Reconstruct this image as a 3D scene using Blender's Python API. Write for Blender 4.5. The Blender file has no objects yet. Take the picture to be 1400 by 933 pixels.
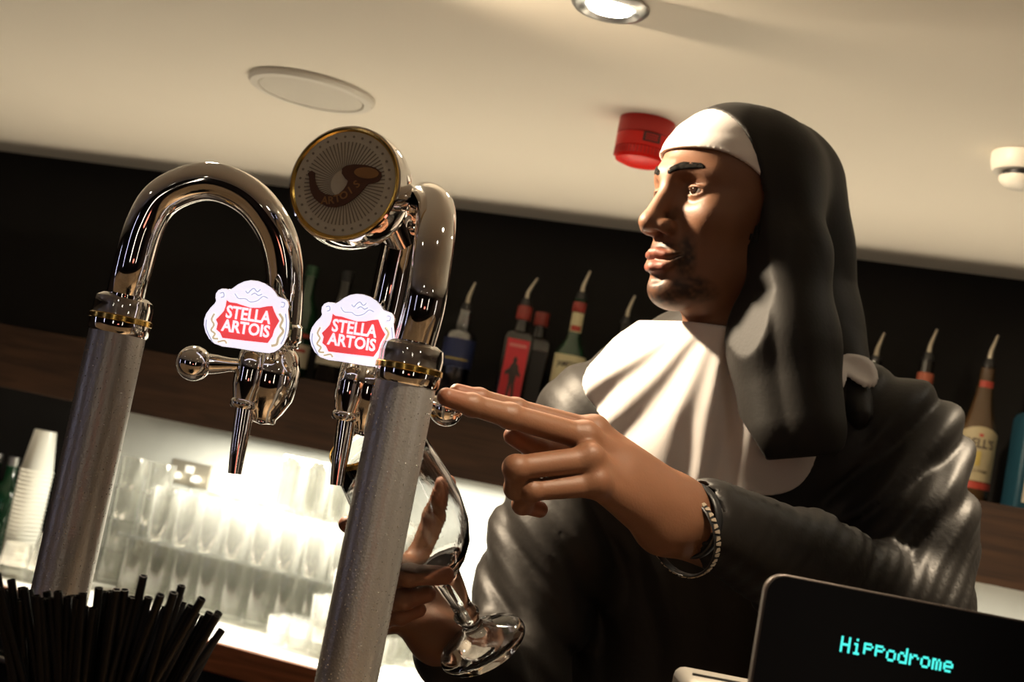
import bpy, math, random
import numpy as np
from mathutils import Vector, Matrix

random.seed(7)
rng = np.random.default_rng(11)
SC = bpy.context.scene
COL = SC.collection
PI = math.pi

# ------------------------------------------------------------------ camera
FPX = 1850.0
CAMZ = 1.40
ROLL = math.radians(11.0)
PITCH = math.radians(5.2)
CX, CY = 700.0, 466.5
Fv = Vector((0, math.cos(PITCH), math.sin(PITCH)))
U0 = Vector((0, -math.sin(PITCH), math.cos(PITCH)))
X0 = Vector((1, 0, 0))
Rv = X0 * math.cos(ROLL) + U0 * math.sin(ROLL)
Uv = -X0 * math.sin(ROLL) + U0 * math.cos(ROLL)
CAMP = Vector((0, 0, CAMZ))

def at(px, py, d):
    px = float(px); py = float(py); d = float(d)
    return CAMP + d * (Fv + ((px - CX) / FPX) * Rv - ((py - CY) / FPX) * Uv)

cam_d = bpy.data.cameras.new('camera')
cam_o = bpy.data.objects.new('camera', cam_d)
COL.objects.link(cam_o)
cam_d.sensor_width = 36.0
cam_d.lens = FPX / 1400.0 * 36.0
cam_d.clip_start = 0.05
M = Matrix.Identity(4)
for i in range(3):
    M[i][0] = Rv[i]; M[i][1] = Uv[i]; M[i][2] = -Fv[i]; M[i][3] = CAMP[i]
cam_o.matrix_world = M
cam_d.dof.use_dof = True
cam_d.dof.focus_distance = 1.24
cam_d.dof.aperture_fstop = 9.0
SC.camera = cam_o

# frame of the back wall: u runs along it (towards the right, nearer), n points into the room
_v = Fv + Rv * (-5060 / FPX) + Uv * (811 / FPX)
uL = Vector((_v.x, _v.y, 0)).normalized()
WU = -uL
WN = Vector((WU.y, -WU.x, 0))
if WN.y > 0: WN = -WN
W0 = at(700, 466, 3.35); W0 = Vector((W0.x, W0.y, 0))
WYAW = math.atan2(WU.y, WU.x)

def wp(s, t, z):
    return W0 + WU * s + WN * t + Vector((0, 0, z))

def ray_t(px, py, t):
    """point of the vertical plane t metres in front of the back wall seen at a pixel"""
    d = (at(px, py, 1.0) - CAMP)
    k = ((W0 + WN * t - Vector((0, 0, 0))) - CAMP).dot(WN) / d.dot(WN)
    return CAMP + d * k

def ray_z(px, py, z):
    d = (at(px, py, 1.0) - CAMP)
    return CAMP + d * ((z - CAMZ) / d.z)

def st(p):
    q = p - W0
    return q.dot(WU), q.dot(WN)

ZC = ray_t(700, 295, 0).z            # ceiling
T_SH = 0.30                          # shelf depth
Z_ST = ray_t(700, 569, T_SH).z       # shelf top
Z_SB = ray_t(700, 669, T_SH).z       # shelf underside
T_CT = 0.55
Z_CT = ray_t(290, 876, T_CT).z       # back counter top
print('zc %.3f shelf %.3f %.3f counter %.3f' % (ZC, Z_ST, Z_SB, Z_CT))

# ------------------------------------------------------------------ world, lights, exposure
SC.view_settings.view_transform = 'Standard'
SC.view_settings.look = 'None'
SC.view_settings.gamma = 1.0
SC.view_settings.exposure = 0.0
SC.view_settings.use_curve_mapping = False
SC.cycles.use_denoising = True
SC.cycles.max_bounces = 8
SC.cycles.transparent_max_bounces = 24
SC.cycles.glossy_bounces = 4
SC.cycles.transmission_bounces = 8
SC.cycles.diffuse_bounces = 3
SC.cycles.sample_clamp_indirect = 4.0
SC.cycles.caustics_reflective = False
SC.cycles.caustics_refractive = False

wd = bpy.data.worlds.new('world'); SC.world = wd; wd.use_nodes = True
wd.node_tree.nodes['Background'].inputs[0].default_value = (1.0, 0.75, 0.5, 1)
wd.node_tree.nodes['Background'].inputs[1].default_value = 0.012

def lamp(kind, name, loc, energy, color, target=None, **kw):
    d = bpy.data.lights.new(name, kind)
    d.energy = energy; d.color = color
    for k, v in kw.items(): setattr(d, k, v)
    o = bpy.data.objects.new(name, d); COL.objects.link(o)
    o.location = loc
    if target is not None:
        o.rotation_euler = (Vector(target) - Vector(loc)).to_track_quat('-Z', 'Y').to_euler()
    return o

WARM = (1.0, 0.78, 0.52)
LAMPS = []   # ceiling downlight positions: (x, y, energy)
key_loc = Vector((-0.46, 1.66, ZC - 0.012))
lamp('SPOT', 'key_downlight', key_loc, 240, (1.0, 0.80, 0.56), (0.22, 1.62, 1.50), spot_size=math.radians(110), spot_blend=0.6, shadow_soft_size=0.04)
vis_light = ray_z(835, 6, ZC)
lamp('SPOT', 'front_downlight', (vis_light.x, vis_light.y, ZC - 0.012), 9, (1.0, 0.82, 0.58), (vis_light.x, vis_light.y, 0), spot_size=math.radians(120), spot_blend=0.7, shadow_soft_size=0.025)
lamp('SPOT', 'right_downlight', (0.80, 1.64, ZC - 0.012), 62, (1.0, 0.80, 0.56), (0.67, 1.58, 1.3), spot_size=math.radians(50), spot_blend=0.45, shadow_soft_size=0.025)
lamp('SPOT', 'hand_fill', (0.24, 0.86, ZC - 0.012), 50, (1.0, 0.80, 0.56), (0.06, 1.14, 1.15), spot_size=math.radians(54), spot_blend=0.7, shadow_soft_size=0.025)  # added spot out of view, aimed to brighten the hands
# LED strip under the bottle shelf, lighting the back counter
c_ = ray_t(500, 640, 0.24); c_.z = Z_SB - 0.012
o_ = lamp('AREA', 'shelf_strip', c_, 28, (1.0, 0.93, 0.78), c_ + Vector((0, 0, -1)), shape='RECTANGLE', size=1.0, size_y=0.05)
o_.rotation_euler = (0, 0, WYAW)
c_ = wp(0.5, 0.24, Z_SB - 0.012)
o_ = lamp('AREA', 'shelf_strip', c_, 7, (1.0, 0.93, 0.78), c_ + Vector((0, 0, -1)), shape='RECTANGLE', size=2.4, size_y=0.03)
o_.rotation_euler = (0, 0, WYAW)
# area lights added over the back counter and aisle to brighten the ceiling
c_ = wp(0.1, 0.46, Z_CT + 0.03)
o_ = lamp('AREA', 'counter_ceiling_fill', c_, 9, (1.0, 0.84, 0.63), c_ + Vector((0, 0, 1)), shape='RECTANGLE', size=3.4, size_y=0.08, spread=math.radians(150))  # stands in for the glow coming off the lit counter
o_.rotation_euler = (PI, 0, WYAW)
c_ = wp(-0.3, 1.05, 0.80)
o_ = lamp('AREA', 'aisle_ceiling_fill', c_, 5, (1.0, 0.84, 0.63), c_ + Vector((0, 0, 1)), shape='RECTANGLE', size=4.2, size_y=0.10, spread=math.radians(150))  # second added fill, for the ceiling nearer the camera
o_.rotation_euler = (PI, 0, WYAW)
# area lamps added behind the camera, to give the chrome bright reflections
for (x, y, z, w, h, e, col, tx) in ((-2.6, -1.2, 1.35, 0.06, 0.9, 1.3, (0.75, 0.72, 1.0), 0), (-0.9, -2.4, 1.3, 0.14, 0.7, 2.2, (1.0, 0.86, 0.70), 0), (1.3, -2.2, 1.3, 0.08, 0.9, 1.6, (1.0, 0.85, 0.65), 0), (2.4, 0.2, 1.3, 0.06, 0.9, 1.2, (1.0, 0.9, 0.8), 0), (-3.2, 0.9, 1.35, 0.07, 0.8, 1.2, (0.72, 0.72, 1.0), 0), (0.4, -2.7, 0.9, 0.4, 0.2, 1.2, (1.0, 0.25, 0.16), 0)):
    lamp('AREA', 'chrome_reflection_fill', (x, y, z), e * .6, col, (0.0, 1.2, 1.4), shape='RECTANGLE', size=w, size_y=h)

# ------------------------------------------------------------------ mesh helpers
class MB:
    def __init__(s): s.v = []; s.f = []
    def add(s, vs, fs):
        b = len(s.v); s.v += [tuple(p) for p in vs]; s.f += [tuple(i + b for i in f) for f in fs]; return s
    def box(s, c, size, rot=None):
        c = Vector(c); hx, hy, hz = [q / 2 for q in size]
        vs = [Vector((x, y, z)) for x in (-hx, hx) for y in (-hy, hy) for z in (-hz, hz)]
        if rot is not None: vs = [rot @ q for q in vs]
        return s.add([q + c for q in vs], [(0,1,3,2),(4,6,7,5),(0,4,5,1),(2,3,7,6),(0,2,6,4),(1,5,7,3)])
    def lathe(s, prof, seg=40, mat=None, caps=True):
        vs = []; fs = []; n = len(prof)
        for (r, z) in prof:
            for k in range(seg):
                a = 2 * PI * k / seg
                vs.append(Vector((r * math.cos(a), r * math.sin(a), z)))
        for i in range(n - 1):
            for k in range(seg):
                k2 = (k + 1) % seg
                fs.append((i*seg+k, i*seg+k2, (i+1)*seg+k2, (i+1)*seg+k))
        if caps and prof[0][0] > 1e-6: fs.append(tuple(range(seg))[::-1])
        if caps and prof[-1][0] > 1e-6: fs.append(tuple((n-1)*seg + k for k in range(seg)))
        if mat is not None: vs = [mat @ q for q in vs]
        return s.add(vs, fs)
    def tube(s, pts, rad, seg=20, cap=True, flat=1.0):
        pts = [Vector(p) for p in pts]; n = len(pts)
        if not hasattr(rad, '__len__'): rad = [rad] * n
        t0 = (pts[1] - pts[0]).normalized()
        nrm = t0.orthogonal().normalized(); vs = []; fs = []
        for i, p in enumerate(pts):
            t = (pts[min(i+1, n-1)] - pts[max(i-1, 0)]).normalized()
            nrm = (nrm - t * nrm.dot(t)).normalized(); b = t.cross(nrm)
            for k in range(seg):
                a = 2 * PI * k / seg
                vs.append(p + nrm * math.cos(a) * rad[i] + b * math.sin(a) * rad[i] * flat)
        for i in range(n - 1):
            for k in range(seg):
                k2 = (k + 1) % seg
                fs.append((i*seg+k, i*seg+k2, (i+1)*seg+k2, (i+1)*seg+k))
        if cap: fs.append(tuple(range(seg))[::-1]); fs.append(tuple((n-1)*seg + k for k in range(seg)))
        return s.add(vs, fs)
    def prism(s, outline, z0, z1, mat=None, holes=None):
        n = len(outline)
        vs = [Vector((x, y, z0)) for x, y in outline] + [Vector((x, y, z1)) for x, y in outline]
        fs = [tuple(range(n))[::-1], tuple(range(n, 2*n))] + [(i, (i+1) % n, n + (i+1) % n, n + i) for i in range(n)]
        if mat is not None: vs = [mat @ q for q in vs]
        return s.add(vs, fs)
    def build(s, name, m, parent=None, smooth=True, bevel=0, world=False, ang=40):
        vs = np.array(s.v, dtype=np.float32).reshape(-1, 3)
        return link_mesh(name, vs, s.f, m, parent, smooth, bevel, world, ang)

def link_mesh(name, vs, fs, m, parent=None, smooth=True, bevel=0, world=False, ang=40):
    me = bpy.data.meshes.new(name)
    if world and parent is not None:
        vs = np.array(vs, dtype=np.float32) - np.array(tuple(root_loc(parent)), dtype=np.float32)
    me.from_pydata([tuple(map(float, q)) for q in vs], [], [tuple(int(i) for i in f) for f in fs])
    me.materials.append(m)
    if smooth:
        me.polygons.foreach_set('use_smooth', [True] * len(me.polygons))
        if ang < 180:
            try: me.set_sharp_from_angle(angle=math.radians(ang))
            except Exception: pass
    me.update()
    o = bpy.data.objects.new(name, me); COL.objects.link(o)
    if parent is not None: o.parent = parent
    if bevel:
        b = o.modifiers.new('bevel', 'BEVEL'); b.width = bevel; b.segments = 3; b.limit_method = 'ANGLE'
    return o

def root_loc(o):
    loc = Vector(o.location)
    while o.parent is not None:
        o = o.parent; loc = loc + Vector(o.location)
    return loc

def tag(o, label, cat=None, group=None):
    o['label'] = label
    if cat: o['category'] = cat
    if group: o['group'] = group
    return o

def thing(name, label, cat, loc=(0,0,0), group=None, rotz=0, mat=None):
    o = bpy.data.objects.new(name, None); COL.objects.link(o)
    o.empty_display_size = 0.02
    if mat is not None: o.matrix_world = mat
    else:
        o.location = loc; o.rotation_euler = (0, 0, rotz)
    return tag(o, label, cat, group)

def struct(o):
    o['kind'] = 'structure'; return o

def dup(root, loc, rotz, label=None, group=None, mat=None):
    r = root.copy(); COL.objects.link(r)
    if mat is not None: r.matrix_world = mat
    else: r.location = loc; r.rotation_euler = (0, 0, rotz)
    if label: r['label'] = label
    if group: r['group'] = group
    for ch in list(root.children):
        c = ch.copy(); COL.objects.link(c); c.parent = r
        for g in list(ch.children):
            d = g.copy(); COL.objects.link(d); d.parent = c
    return r

def smooth_path(pts, n=8):
    P = [Vector(p) for p in pts]; P = [2*P[0]-P[1]] + P + [2*P[-1]-P[-2]]; out = []
    for i in range(1, len(P) - 2):
        for k in range(n):
            t = k / n; a, b, c, d = P[i-1], P[i], P[i+1], P[i+2]
            out.append(0.5*((2*b) + (c-a)*t + (2*a-5*b+4*c-d)*t*t + (3*b-a-3*c+d)*t*t*t))
    out.append(P[-2]); return out

def interp(vals, n):
    out = []
    for i in range(len(vals) - 1):
        for k in range(n): out.append(vals[i] + (vals[i+1]-vals[i]) * k / n)
    out.append(vals[-1]); return out

def text_geo(s, size, extrude=0.0004, offset=0.0, spacing=1.0, width=None):
    cu = bpy.data.curves.new('t', 'FONT'); cu.body = s; cu.size = size; cu.extrude = extrude
    cu.offset = offset; cu.space_character = spacing; cu.align_x = 'CENTER'; cu.align_y = 'CENTER'
    cu.resolution_u = 3
    o = bpy.data.objects.new('t', cu); COL.objects.link(o)
    dg = bpy.context.evaluated_depsgraph_get(); dg.update()
    me = bpy.data.meshes.new_from_object(o.evaluated_get(dg))
    vs = [Vector(v.co) for v in me.vertices]; fs = [tuple(p.vertices) for p in me.polygons]
    bpy.data.objects.remove(o); bpy.data.meshes.remove(me); bpy.data.curves.remove(cu)
    if width:
        w = max(v.x for v in vs) - min(v.x for v in vs); k = width / w
        vs = [Vector((v.x * k, v.y, v.z)) for v in vs]
    return vs, fs

def frame(origin, x, y):
    x = Vector(x).normalized(); y = Vector(y); y = (y - x * y.dot(x)).normalized(); z = x.cross(y)
    m = Matrix.Identity(4)
    for i in range(3): m[i][0] = x[i]; m[i][1] = y[i]; m[i][2] = z[i]; m[i][3] = origin[i]
    return m

def axis_frame(origin, z, x=None):
    z = Vector(z).normalized(); x = Vector(x) if x is not None else z.orthogonal()
    x = (x - z * x.dot(z)).normalized(); y = z.cross(x); m = Matrix.Identity(4)
    for i in range(3): m[i][0] = x[i]; m[i][1] = y[i]; m[i][2] = z[i]; m[i][3] = origin[i]
    return m

# ------------------------------------------------------------------ materials
def mat(name, color, rough=0.5, metal=0.0, var=0.08, vscale=20, bump=0.0, bscale=60, spec=0.5, coat=0.0, emis=None, estr=0.0,
        sheen=0.0, sss=0.0, trans=0.0, alpha=1.0, attr=None, btype='NOISE', stretch=None):
    m = bpy.data.materials.new(name); m.use_nodes = True
    nt = m.node_tree; N = nt.nodes; L = nt.links; b = N['Principled BSDF']
    b.inputs['Roughness'].default_value = rough; b.inputs['Metallic'].default_value = metal
    b.inputs['Specular IOR Level'].default_value = spec; b.inputs['Coat Weight'].default_value = coat
    b.inputs['Coat Roughness'].default_value = 0.05
    b.inputs['Transmission Weight'].default_value = trans
    tc = N.new('ShaderNodeTexCoord'); mp = N.new('ShaderNodeMapping'); L.new(tc.outputs['Object'], mp.inputs[0])
    if stretch: mp.inputs['Scale'].default_value = stretch
    nz = N.new('ShaderNodeTexNoise'); nz.inputs['Scale'].default_value = vscale; nz.inputs['Detail'].default_value = 4
    L.new(mp.outputs[0], nz.inputs['Vector'])
    mx = N.new('ShaderNodeMix'); mx.data_type = 'RGBA'; mx.blend_type = 'MIX'
    c = color
    mx.inputs[6].default_value = (c[0]*(1-var), c[1]*(1-var), c[2]*(1-var), 1)
    mx.inputs[7].default_value = (min(1, c[0]*(1+var)), min(1, c[1]*(1+var)), min(1, c[2]*(1+var)), 1)
    L.new(nz.outputs[0], mx.inputs[0])
    src = mx.outputs[2]
    if attr:
        at_ = N.new('ShaderNodeAttribute'); at_.attribute_name = attr
        m2 = N.new('ShaderNodeMix'); m2.data_type = 'RGBA'; m2.blend_type = 'MULTIPLY'; m2.inputs[0].default_value = 1
        L.new(src, m2.inputs[6]); L.new(at_.outputs['Color'], m2.inputs[7]); src = m2.outputs[2]
    L.new(src, b.inputs['Base Color'])
    if bump:
        if btype == 'VORONOI':
            bz = N.new('ShaderNodeTexVoronoi'); bz.inputs['Scale'].default_value = bscale; bo = bz.outputs['Distance']
        else:
            bz = N.new('ShaderNodeTexNoise'); bz.inputs['Scale'].default_value = bscale; bz.inputs['Detail'].default_value = 3; bo = bz.outputs[0]
        L.new(mp.outputs[0], bz.inputs['Vector'])
        bp = N.new('ShaderNodeBump'); bp.inputs['Strength'].default_value = bump; bp.inputs['Distance'].default_value = 0.002
        L.new(bo, bp.inputs['Height']); L.new(bp.outputs[0], b.inputs['Normal'])
    if emis:
        b.inputs['Emission Color'].default_value = (*emis, 1); b.inputs['Emission Strength'].default_value = estr
    if sheen:
        b.inputs['Sheen Weight'].default_value = sheen; b.inputs['Sheen Roughness'].default_value = 0.4
    if sss:
        b.inputs['Subsurface Weight'].default_value = sss; b.inputs['Subsurface Radius'].default_value = (0.012, 0.005, 0.003); b.inputs['Subsurface Scale'].default_value = 0.6
    return m

def wood(name, c1, c2, rough=0.35, scale=3.0):
    m = bpy.data.materials.new(name); m.use_nodes = True
    N = m.node_tree.nodes; L = m.node_tree.links; b = N['Principled BSDF']
    tc = N.new('ShaderNodeTexCoord'); mp = N.new('ShaderNodeMapping'); mp.inputs['Scale'].default_value = (1.2, 14, 22)
    L.new(tc.outputs['Object'], mp.inputs[0])
    nz = N.new('ShaderNodeTexNoise'); nz.inputs['Scale'].default_value = scale; nz.inputs['Detail'].default_value = 6; nz.inputs['Distortion'].default_value = 1.2
    L.new(mp.outputs[0], nz.inputs['Vector'])
    cr = N.new('ShaderNodeValToRGB'); cr.color_ramp.elements[0].color = (*c1, 1); cr.color_ramp.elements[1].color = (*c2, 1)
    cr.color_ramp.elements[0].position = 0.35; cr.color_ramp.elements[1].position = 0.65
    L.new(nz.outputs[0], cr.inputs[0]); L.new(cr.outputs[0], b.inputs['Base Color'])
    b.inputs['Roughness'].default_value = rough; b.inputs['Specular IOR Level'].default_value = 0.25
    return m

def thin_glass(name, tint=(1,1,1), base=0.10, edge=0.75, rough=0.03, gcol=(1,1,1), white=0.0):
    m = bpy.data.materials.new(name); m.use_nodes = True
    N = m.node_tree.nodes; L = m.node_tree.links; N.remove(N['Principled BSDF'])
    out = [n for n in N if n.type == 'OUTPUT_MATERIAL'][0]
    tr = N.new('ShaderNodeBsdfTransparent'); tr.inputs[0].default_value = (*tint, 1)
    gl = N.new('ShaderNodeBsdfGlossy'); gl.inputs['Roughness'].default_value = rough; gl.inputs[0].default_value = (*gcol, 1)
    lw = N.new('ShaderNodeLayerWeight'); lw.inputs[0].default_value = 0.35
    mr = N.new('ShaderNodeMapRange'); mr.inputs[3].default_value = base; mr.inputs[4].default_value = edge
    nz = N.new('ShaderNodeTexNoise'); nz.inputs['Scale'].default_value = 30
    bp = N.new('ShaderNodeBump'); bp.inputs['Strength'].default_value = 0.15; bp.inputs['Distance'].default_value = 0.002
    L.new(nz.outputs[0], bp.inputs['Height']); L.new(bp.outputs[0], gl.inputs['Normal'])
    L.new(lw.outputs['Facing'], mr.inputs[0])
    mx = N.new('ShaderNodeMixShader'); L.new(mr.outputs[0], mx.inputs[0]); L.new(tr.outputs[0], mx.inputs[1]); L.new(gl.outputs[0], mx.inputs[2])
    last = mx
    if white:
        tl_ = N.new('ShaderNodeBsdfTranslucent'); tl_.inputs[0].default_value = (0.9, 0.9, 0.86, 1)
        m2 = N.new('ShaderNodeMixShader'); m2.inputs[0].default_value = white
        L.new(mx.outputs[0], m2.inputs[1]); L.new(tl_.outputs[0], m2.inputs[2]); last = m2
    L.new(last.outputs[0], out.inputs[0])
    return m

M_ceil = mat('ceiling_paint', (0.80, 0.74, 0.63), 0.85, var=0.03, vscale=3, bump=0.05, bscale=120)
M_wall = mat('black_wall', (0.010, 0.009, 0.008), 0.8, spec=0.25, var=0.3, vscale=6, bump=0.2, bscale=60)
M_room = mat('dark_room_wall', (0.06, 0.04, 0.035), 0.8, var=0.2, vscale=2)
M_floor = mat('floor_tile', (0.05, 0.035, 0.03), 0.4, var=0.3, vscale=4)
M_splash = mat('splashback_stone', (0.50, 0.51, 0.47), 0.45, var=0.22, vscale=5)
M_walnut = wood('shelf_walnut', (0.018, 0.009, 0.005), (0.040, 0.019, 0.009), 0.5)
M_mahog = wood('counter_mahogany', (0.14, 0.045, 0.02), (0.26, 0.09, 0.04), 0.35)
M_ctop = mat('back_counter_white', (0.85, 0.83, 0.76), 0.35, var=0.04, vscale=8)
M_bar = wood('bar_top_wood', (0.30, 0.20, 0.12), (0.42, 0.30, 0.18), 0.3)
M_chrome = mat('chrome', (0.86, 0.84, 0.82), 0.05, 1.0, var=0.01)
M_gold = mat('gold_ring', (0.75, 0.48, 0.12), 0.2, 1.0, var=0.03)
M_brushed = mat('brushed_plate', (0.60, 0.55, 0.45), 0.35, 0.9, var=0.05, vscale=60)
M_steel = mat('brushed_steel', (0.55, 0.54, 0.52), 0.3, 1.0, var=0.05)
M_black = mat('black_plastic', (0.012, 0.012, 0.012), 0.35, var=0.1)
M_white = mat('white_plastic', (0.78, 0.77, 0.72), 0.4, var=0.02)
M_grille = mat('speaker_grille', (0.62, 0.58, 0.50), 0.7, var=0.10, vscale=500, bump=0.3, bscale=700)
M_wire = mat('ceiling_plastic', (0.72, 0.68, 0.60), 0.45, var=0.02)

# ------------------------------------------------------------------ the room
XL, XR, YB = -4.0, 3.2, -3.0
def slab(name, c, size, m, rotz=0, bevel=0):
    o = MB().box((0,0,0), size).build(name, m, None, smooth=False, bevel=bevel)
    o.location = c; o.rotation_euler = (0, 0, rotz); return o
struct(slab('ceiling', (-0.3, 1.0, ZC + 0.05), (9, 9, 0.1), M_ceil))
struct(slab('floor', (-0.3, 1.0, -0.05), (9, 9, 0.1), M_floor))
wb = slab('wall_back', wp(0, -0.05, ZC / 2), (8.0, 0.1, ZC), M_wall, WYAW); struct(wb)
struct(slab('wall_front', (0, YB, ZC / 2), (8.6, 0.1, ZC), M_room))
struct(slab('wall_left', (XL, 1.0, ZC / 2), (0.1, 8.2, ZC), M_room))
struct(slab('wall_right', (XR, 0.2, ZC / 2), (0.1, 6.4, ZC), M_room))

# splashback of the lit niche, from the niche's left end to the right
s0, _ = st(ray_t(118, 700, 0.0)); s1 = 2.7
struct(slab('trim_1', wp((s0+s1)/2, 0.008, (Z_SB+Z_CT)/2), (s1-s0, 0.016, Z_SB-Z_CT), M_splash, WYAW))

# ------------------------------------------------------------------ shelf, back counter, bar
sA, sB = -2.1, 2.7
sh = thing('bottle_shelf', 'long dark walnut shelf with a deep front board, carrying the bottles', 'shelf', wp((sA+sB)/2, 0.0, Z_SB), rotz=WYAW)
w_ = sB - sA
MB().box((0, -(T_SH-0.02)/2, (Z_ST-Z_SB)-0.012), (w_, T_SH-0.02, 0.024)).build('shelf_board', M_walnut, sh, False)
MB().box((0, -T_SH+0.01, (Z_ST-Z_SB)/2), (w_, 0.02, (Z_ST-Z_SB))).build('fascia', M_walnut, sh, False, bevel=0.001)
MB().box((0, -(T_SH-0.02)/2, 0.008), (w_, T_SH-0.022, 0.012)).build('underside_panel', M_walnut, sh, False)

ct = thing('back_counter', 'white-topped back bar counter with a dark mahogany front edge', 'counter', wp((sA+sB)/2, 0.0, 0), rotz=WYAW)
MB().box((0, -T_CT/2, Z_CT-0.0125), (w_, T_CT-0.002, 0.025)).build('worktop', M_ctop, ct, False, bevel=0.001)
MB().box((0, -T_CT-0.011, Z_CT-0.030), (w_, 0.022, 0.062)).build('edge_strip', M_mahog, ct, False, bevel=0.002)
MB().box((0, -T_CT/2-0.02, (Z_CT-0.062)/2), (w_, T_CT-0.05, Z_CT-0.062)).build('carcass', M_black, ct, False)

# steel topped fridge in front of the counter's carcass is only a lip: a chrome rail
bt = slab('bar_counter', (0.0, 0.62, 1.02), (4.6, 0.95, 0.05), M_bar, 0, bevel=0.004)
tag(bt, 'pale wooden top of the front bar that the beer taps stand on', 'counter')
bp = slab('bar_front', (0.0, 0.60, 0.495), (4.4, 0.60, 0.99), M_walnut); struct(bp); bp.name = 'trim_2'
BARZ = 1.045

# ------------------------------------------------------------------ ceiling fittings
M_lamp = mat('lamp_glass', (1, 1, 1), 0.3, emis=(1.0, 0.93, 0.78), estr=30)
def downlight(loc, label, group=None):
    t = thing('ceiling_downlight', label, 'ceiling light', loc, group)
    R = 0.052
    MB().lathe([(0.030, -0.001), (R, -0.001), (R, -0.004), (0.047, -0.009), (0.040, -0.010), (0.034, -0.006), (0.030, -0.001)], 48).build('trim_ring', M_steel, t)
    MB().lathe([(0, -0.003), (0.031, -0.003), (0.029, -0.007), (0, -0.0075)], 32).build('lamp_glass', M_lamp, t)
    return t
dl = downlight((vis_light.x, vis_light.y, ZC), 'round recessed downlight, lit, in the ceiling above the costumed bartender')
# unseen ones: fixtures of the spots above, the rest added for reflections and bounce
for (x, y) in ((key_loc.x, key_loc.y), (0.80, 1.64), (0.24, 0.86), (-1.3, 0.5), (0.2, 0.35), (-0.6, -0.6), (1.0, -0.5), (0.2, -1.6), (-1.5, -1.5)):
    dup(dl, (x, y, ZC), 0, 'unseen recessed downlight in the ceiling over the customer side of the bar', 'downlights over the bar')
for (x, y) in ((-1.3, 0.5), (0.2, 0.35), (-0.6, -0.6), (1.0, -0.5)):
    lamp('SPOT', 'bar_bounce_spot', (x, y, ZC - 0.015), 7, WARM, (x, y, 0), spot_size=math.radians(95), spot_blend=0.6, shadow_soft_size=0.025)  # added spots, bouncing light off the bar top onto the ceiling

sp_loc = ray_z(427, 121, ZC)
sp = thing('ceiling_speaker', 'round cream ceiling speaker with a perforated grille above the beer taps', 'speaker', sp_loc)
MB().lathe([(0.100, -0.004), (0.118, -0.001), (0.1185, -0.006), (0.114, -0.012), (0.100, -0.013), (0.0975, -0.009), (0.0975, -0.004)], 64).build('rim', M_wire, sp)
MB().lathe([(0, -0.014), (0.06, -0.0135), (0.0965, -0.0115), (0.0965, -0.004), (0, -0.004)], 64).build('grille', M_grille, sp)

M_red = mat('red_lens', (0.80, 0.012, 0.006), 0.35, var=0.05, spec=0.3)
M_redd = mat('red_base', (0.55, 0.010, 0.006), 0.45, var=0.05)
al_loc = ray_z(886, 166, ZC)
alm = thing('alarm_beacon', 'red cylindrical fire alarm beacon fixed to the ceiling beside the veiled head', 'alarm', al_loc, rotz=math.radians(-30))
MB().lathe([(0.047, 0), (0.048, -0.002), (0.048, -0.028), (0.046, -0.030), (0.0, -0.030)], 48).build('base', M_redd, alm)
ls = MB().lathe([(0.0, -0.030), (0.047, -0.030), (0.048, -0.034), (0.0475, -0.052), (0.0455, -0.054), (0.047, -0.056), (0.0465, -0.064), (0.043, -0.072), (0.030, -0.077), (0.0, -0.078)], 48).build('lens', M_red, alm)
rb = MB()
for k in range(48):
    a = 2*PI*k/48
    rb.box((0.0465*math.cos(a), 0.0465*math.sin(a), -0.060), (0.002, 0.0025, 0.012), Matrix.Rotation(a, 3, 'Z'))
rb.build('ribbing', M_redd, alm)
lb = MB()
def wrap_geo(mb, vs, fs, r, z0, a0, thick=1.0):
    out = []
    for v in vs:
        a = a0 + v.x / r; rr = r + v.z * thick
        out.append((rr * math.cos(a), rr * math.sin(a), z0 + v.y))
    mb.add(out, fs)
def grid_patch(w, h, nx=24, ny=2, th=0.0006):
    vs = []; fs = []
    for k, z in enumerate((0, th)):
        for j in range(ny+1):
            for i in range(nx+1): vs.append(Vector((-w/2 + w*i/nx, -h/2 + h*j/ny, z)))
    q = (nx+1)*(ny+1)
    for j in range(ny):
        for i in range(nx):
            a = j*(nx+1)+i; fs.append((a+q, a+1+q, a+nx+2+q, a+nx+1+q))
    ring = [i for i in range(nx+1)] + [j*(nx+1)+nx for j in range(1, ny+1)] + [ny*(nx+1)+i for i in range(nx-1, -1, -1)] + [j*(nx+1) for j in range(ny-1, 0, -1)]
    for i in range(len(ring)):
        a, b = ring[i], ring[(i+1) % len(ring)]; fs.append((a, b, b+q, a+q))
    return vs, fs
wrap_geo(lb, *grid_patch(0.030, 0.016), 0.0481, -0.038, math.radians(-50))
M_dkmaroon = mat('alarm_rating_plate', (0.06, 0.01, 0.012), 0.4)
pl = lb.build('rating_plate', M_dkmaroon, alm)
lb = MB()
for r_ in range(3): wrap_geo(lb, *grid_patch(0.022, 0.0016), 0.0487, -0.034 - 0.004*r_, math.radians(-50))
lb.build('printed_lines', M_red, pl)

sm_loc = ray_z(1402, 214, ZC)
sd = thing('smoke_detector', 'cream smoke detector on the ceiling at the right edge', 'smoke detector', sm_loc)
MB().lathe([(0.050, 0), (0.050, -0.010), (0.047, -0.024), (0.044, -0.028), (0.0, -0.028)], 48).build('base', M_wire, sd)
MB().lathe([(0.030, -0.026), (0.030, -0.036), (0.0, -0.036)], 32).build('sensing_gap', M_black, sd)
MB().lathe([(0.0, -0.035), (0.034, -0.036), (0.033, -0.042), (0.024, -0.050), (0.0, -0.052)], 48).build('cap', M_wire, sd)

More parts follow.
